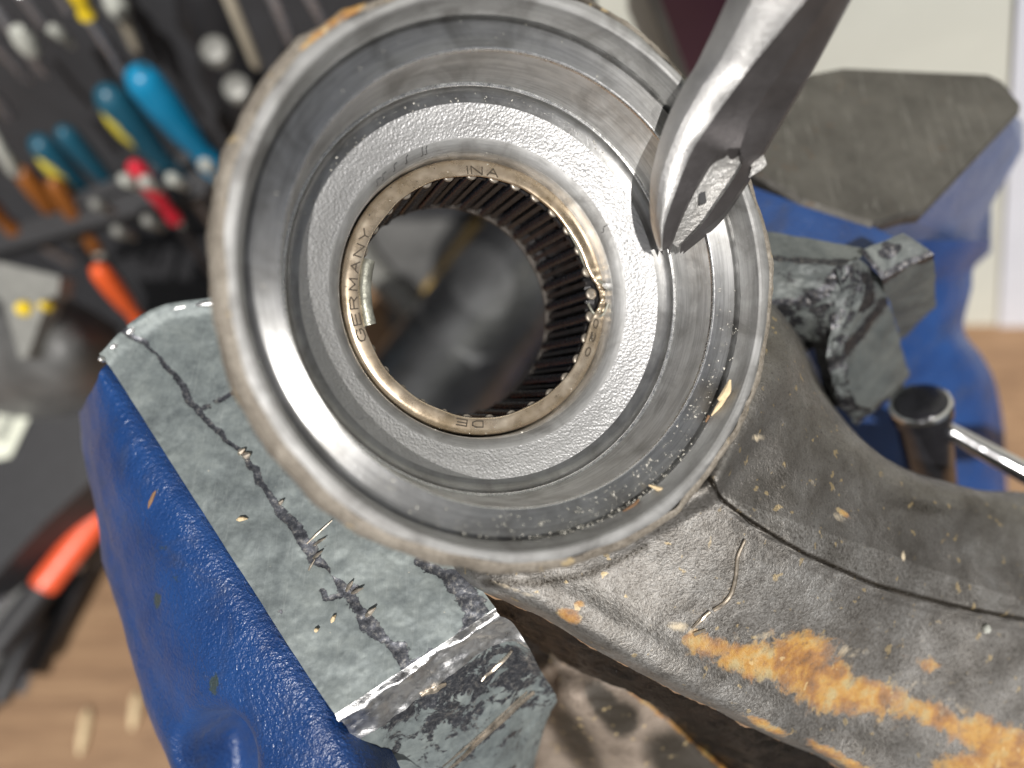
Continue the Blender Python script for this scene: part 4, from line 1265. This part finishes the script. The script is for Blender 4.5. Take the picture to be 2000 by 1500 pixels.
mkgrid('bright_flank', G2, M_claw, cl, label='sunlit flank')
Ga = strip(2, 3, 10); Gb = strip(4, 5, 10)
VA, FA = Ga.reshape(-1, 3), face_up(Ga)
VB, FB = Gb.reshape(-1, 3), face_up(Gb)
Gm = strip(3, 4, 2, 0, slot_i0 + 1)
VM, FM = Gm.reshape(-1, 3), face_up(Gm)
# slot walls, outer back side
dn = np.array([.05, -.07, -.28])
def wall(line, d_):
    n_ = len(line)
    Vw = np.vstack([line, line + d_])
    return Vw, [(i, i + 1, n_ + i + 1, n_ + i) for i in range(n_ - 1)] + [(i + 1, i, n_ + i, n_ + i + 1) for i in range(0)]
V, Fc = join((VA, FA), (VB, FB), (VM, FM), wall(np.array([Vd[slot_i0, 3], Vd[slot_i0, 4]]), dn * 1.4), wall(Vd[slot_i0:, 3], dn), wall(Vd[slot_i0:, 4], dn), wall(Vd[:, 5], dn * .8), wall(Vd[:, 0], np.array([.15, -.05, -.3])))
mk('face', V, Fc, M_clawdark, cl, label='shaded flat face with the slot', sharp=40)
# rough floor inside the slot
Gs = np.array([[Vd[i, 3] * (1 - t_) + Vd[i, 4] * t_ + dn * (.55 + .35 * math.sin(math.pi * t_)) for t_ in np.linspace(0, 1, 14)] for i in range(slot_i0, NS - 4)])
Gs = Gs + (nz(Gs, 9, .014, 4) * np.minimum(1, np.arange(len(Gs)) / 6)[:, None])[..., None] * np.array([0, 0, 1.0])
mkgrid('slot_floor', Gs, M_slot, cl, label='rough bright metal inside the slot', sharp=50)
c = P(1370, 388, .86)
V, Fc = obox(c, np.array([.045, 0.015, 0]), np.array([-.01, .07, 0]), np.array([0, 0, .05]))
mk('notch', V, Fc, M_black, cl, smooth=False)
Vb, Fb = [], []
c0 = P(1481, 322, 1.12)
Gc = np.array([[c0 + np.array([.10 * u - .02 * v, .16 * v + .06 * u, .05 * math.cos(u * 1.5) * math.cos(v * 1.5)]) for u in np.linspace(-1, 1, 14)] for v in np.linspace(-1, 1, 18)])
Gc[:, :, 0] *= 1.0
sh = np.array([[abs(v) ** 1.5 for u in np.linspace(-1, 1, 14)] for v in np.linspace(-1, 1, 18)])
Gc = Gc + (c0 - Gc) * (sh * .55)[..., None] + nz(Gc, 14, .04, 3)[..., None] * np.array([.7, .3, 1])
Gc2 = Gc.copy(); Gc2[..., 2] -= .10
V, Fc = join((Gc.reshape(-1, 3), face_up(Gc)), (Gc2.reshape(-1, 3), face_up(Gc)))
solo(mk('metal_burr', V, Fc, M_slot, sharp=50), 'jagged bright metal burr beside the claw at the casting rim', 'metal chip')

# ------------------------------------------------------------------ slivers and crumbs
def hubsurf(x, y, t):
    a, r = ha(x, y, t)
    return hp(r, a, t + .005)
def sliver(pts, rad, mat, name, label, cat, group=None):
    V, Fc = tube(cr(np.array(pts), 16), cr(np.array(rad)[:, None], 16)[:, 0], 8)
    return solo(mk(name, V, Fc, mat), label, cat, group)
gW = 'wood slivers in the casting recess'
sliver([hubsurf(1421, 742, 1.70) + AX * .05, hubsurf(1413, 765, 1.66) + AX * .06, hubsurf(1401, 782, 1.62) + AX * .03], [.012, .055, .03], M_chip, 'wood_sliver', 'stubby cream wood sliver upright against the lip at the right', 'wood sliver', gW)
sliver([hubsurf(1418, 765, 1.66) + AX * .07, hubsurf(1402, 790, 1.62) + AX * .04, hubsurf(1388, 812, 1.58) + AX * .01], [.012, .035, .008], M_chip, 'wood_sliver', 'long pale wood sliver just below the stubby cream one', 'wood sliver', gW)
sliver([hubsurf(1265, 947, 1.57) + AX * .02, hubsurf(1285, 956, 1.6) + AX * .07, hubsurf(1304, 965, 1.62) + AX * .12], [.008, .035, .045], M_chip, 'wood_sliver', 'pale club shaped sliver across the lower right groove', 'wood sliver', gW)
sliver([hubsurf(1245, 975, 1.57) + AX * .03, hubsurf(1233, 988, 1.57) + AX * .03, hubsurf(1215, 1000, 1.57) + AX * .02], [.012, .028, .02], M_bark, 'wood_sliver', 'tan splinter stuck in the groove left of the club shaped sliver', 'wood sliver', gW)
sliver([hubsurf(1384, 812, 1.57), hubsurf(1378, 824, 1.57)], [.02, .01], M_bark, 'wood_sliver', 'small brown crumb of wood under the long pale sliver', 'wood sliver', gW)
# bent brown wire on the arm
ga = pix(G).reshape(-1, 2); gv2 = G.reshape(-1, 3)
def on_arm(x, y, up=.03):
    return gv2[np.argmin(((ga - np.array([x, y])) ** 2).sum(1))] + np.array([0, 0, up])
sliver([on_arm(1453, 1052, .05), on_arm(1440, 1085), on_arm(1437, 1120), on_arm(1428, 1155), on_arm(1412, 1178), on_arm(1390, 1192, .05)], [.02, .028, .026, .03, .03, .022], M_sliver, 'metal_splinter', 'thin bent bronze splinter lying on the casting arm', 'metal splinter')
sliver([on_arm(1386, 1193, .05), on_arm(1368, 1210), on_arm(1350, 1228)], [.022, .028, .016], M_sliver, 'metal_splinter', 'short pale splinter at the lower end of the bent bronze one', 'metal splinter')
sliver([on_arm(1353, 1240), on_arm(1376, 1230)], [.03, .02], M_sliver, 'metal_splinter', 'tiny pinkish splinter below the short pale one on the arm', 'metal splinter')
c = on_arm(1921, 1228, .04)
V, Fc = prof_tube(c - np.array([.02, .07, 0]), c + np.array([.02, .07, .02]), [(0, .02), (.3, .06), (.7, .06), (1, .02)], 10)
solo(mk('pale_crumb', V, Fc, M_clear), 'single pale crumb on the right end of the arm', 'crumb')
# fine swarf and dust: uncountable, one object
parts = []
def crumb(c, s, pool):
    d = rng.normal(size=(4, 3)) * s
    pool.append((c + d, [(0, 1, 2), (0, 2, 3), (0, 3, 1), (1, 3, 2)]))
light, dark_ = [], []
for i in range(760):
    u = rng.random()
    if u < .45:       # lower right of the shelf and groove
        a = math.radians(rng.normal(-62, 28)); r = rng.uniform(2.80, 3.10); t_ = 1.50 + (r - 2.765) * .2
    elif u < .70:     # along the groove
        a = math.radians(rng.normal(-75, 25)); r = rng.normal(3.10, .02); t_ = 1.58
    elif u < .85:     # whole shelf
        a = rng.uniform(0, 2 * math.pi); r = rng.uniform(2.78, 3.08); t_ = 1.50 + (r - 2.765) * .2
    else:             # fillet, upper half
        a = math.radians(rng.uniform(40, 170)); r = rng.uniform(2.5, 2.6); t_ = .54 + (r - 2.5) * .5
    crumb(hp(r, a, t_ + .01), rng.uniform(.003, .010) * (1.2 if u < .7 else 1), light)
for i in range(150):
    a = rng.uniform(0, 2 * math.pi); r = rng.uniform(1.72, 1.99)
    crumb(hp(r, a, .01 if r < 1.9 else .12), rng.uniform(.003, .010), light if rng.random() < .6 else dark_)
V, Fc = join(*light)
o = mk('swarf_dust', V, Fc, M_dust, None, smooth=False)
o['kind'] = 'stuff'; o['label'] = 'fine pale swarf and dust scattered over the machined shelf'
V, Fc = join(*dark_)
o = mk('oily_grit', V, Fc, M_black, None, smooth=False)
o['kind'] = 'stuff'; o['label'] = 'dark oily grit on the bearing lip'
# hair-like curls of swarf at the bore edge
for i, (x, y) in enumerate(((822, 305), (829, 300), (790, 318), (768, 335), (745, 352), (733, 362), (1290, 392))):
    a, r = ha(x, y, .2)
    b0 = hp(2.02, a, .2)
    V, Fc = tube(cr(np.array([b0, b0 + AX * .06 + UU * .01, b0 + AX * .10 + VV * .05 - UU * .01, b0 + AX * .08 + VV * .10 + UU * .01 * i]), 12), .0035, 5)
    solo(mk('swarf_hair', V, Fc, M_black), ['hair of swarf standing on the bore edge at the tallest pair, left one', 'hair of swarf standing on the bore edge at the tallest pair, right one', 'hair of swarf left of the tall pair on the bore edge',
         'hair of swarf midway along the upper left bore edge', 'hair of swarf above the letter Y of the bearing text', 'lowest hair of swarf on the upper left bore edge', 'thread of swarf near the claw tip'][i], 'swarf hair', 'hairs of swarf on the bore edge')
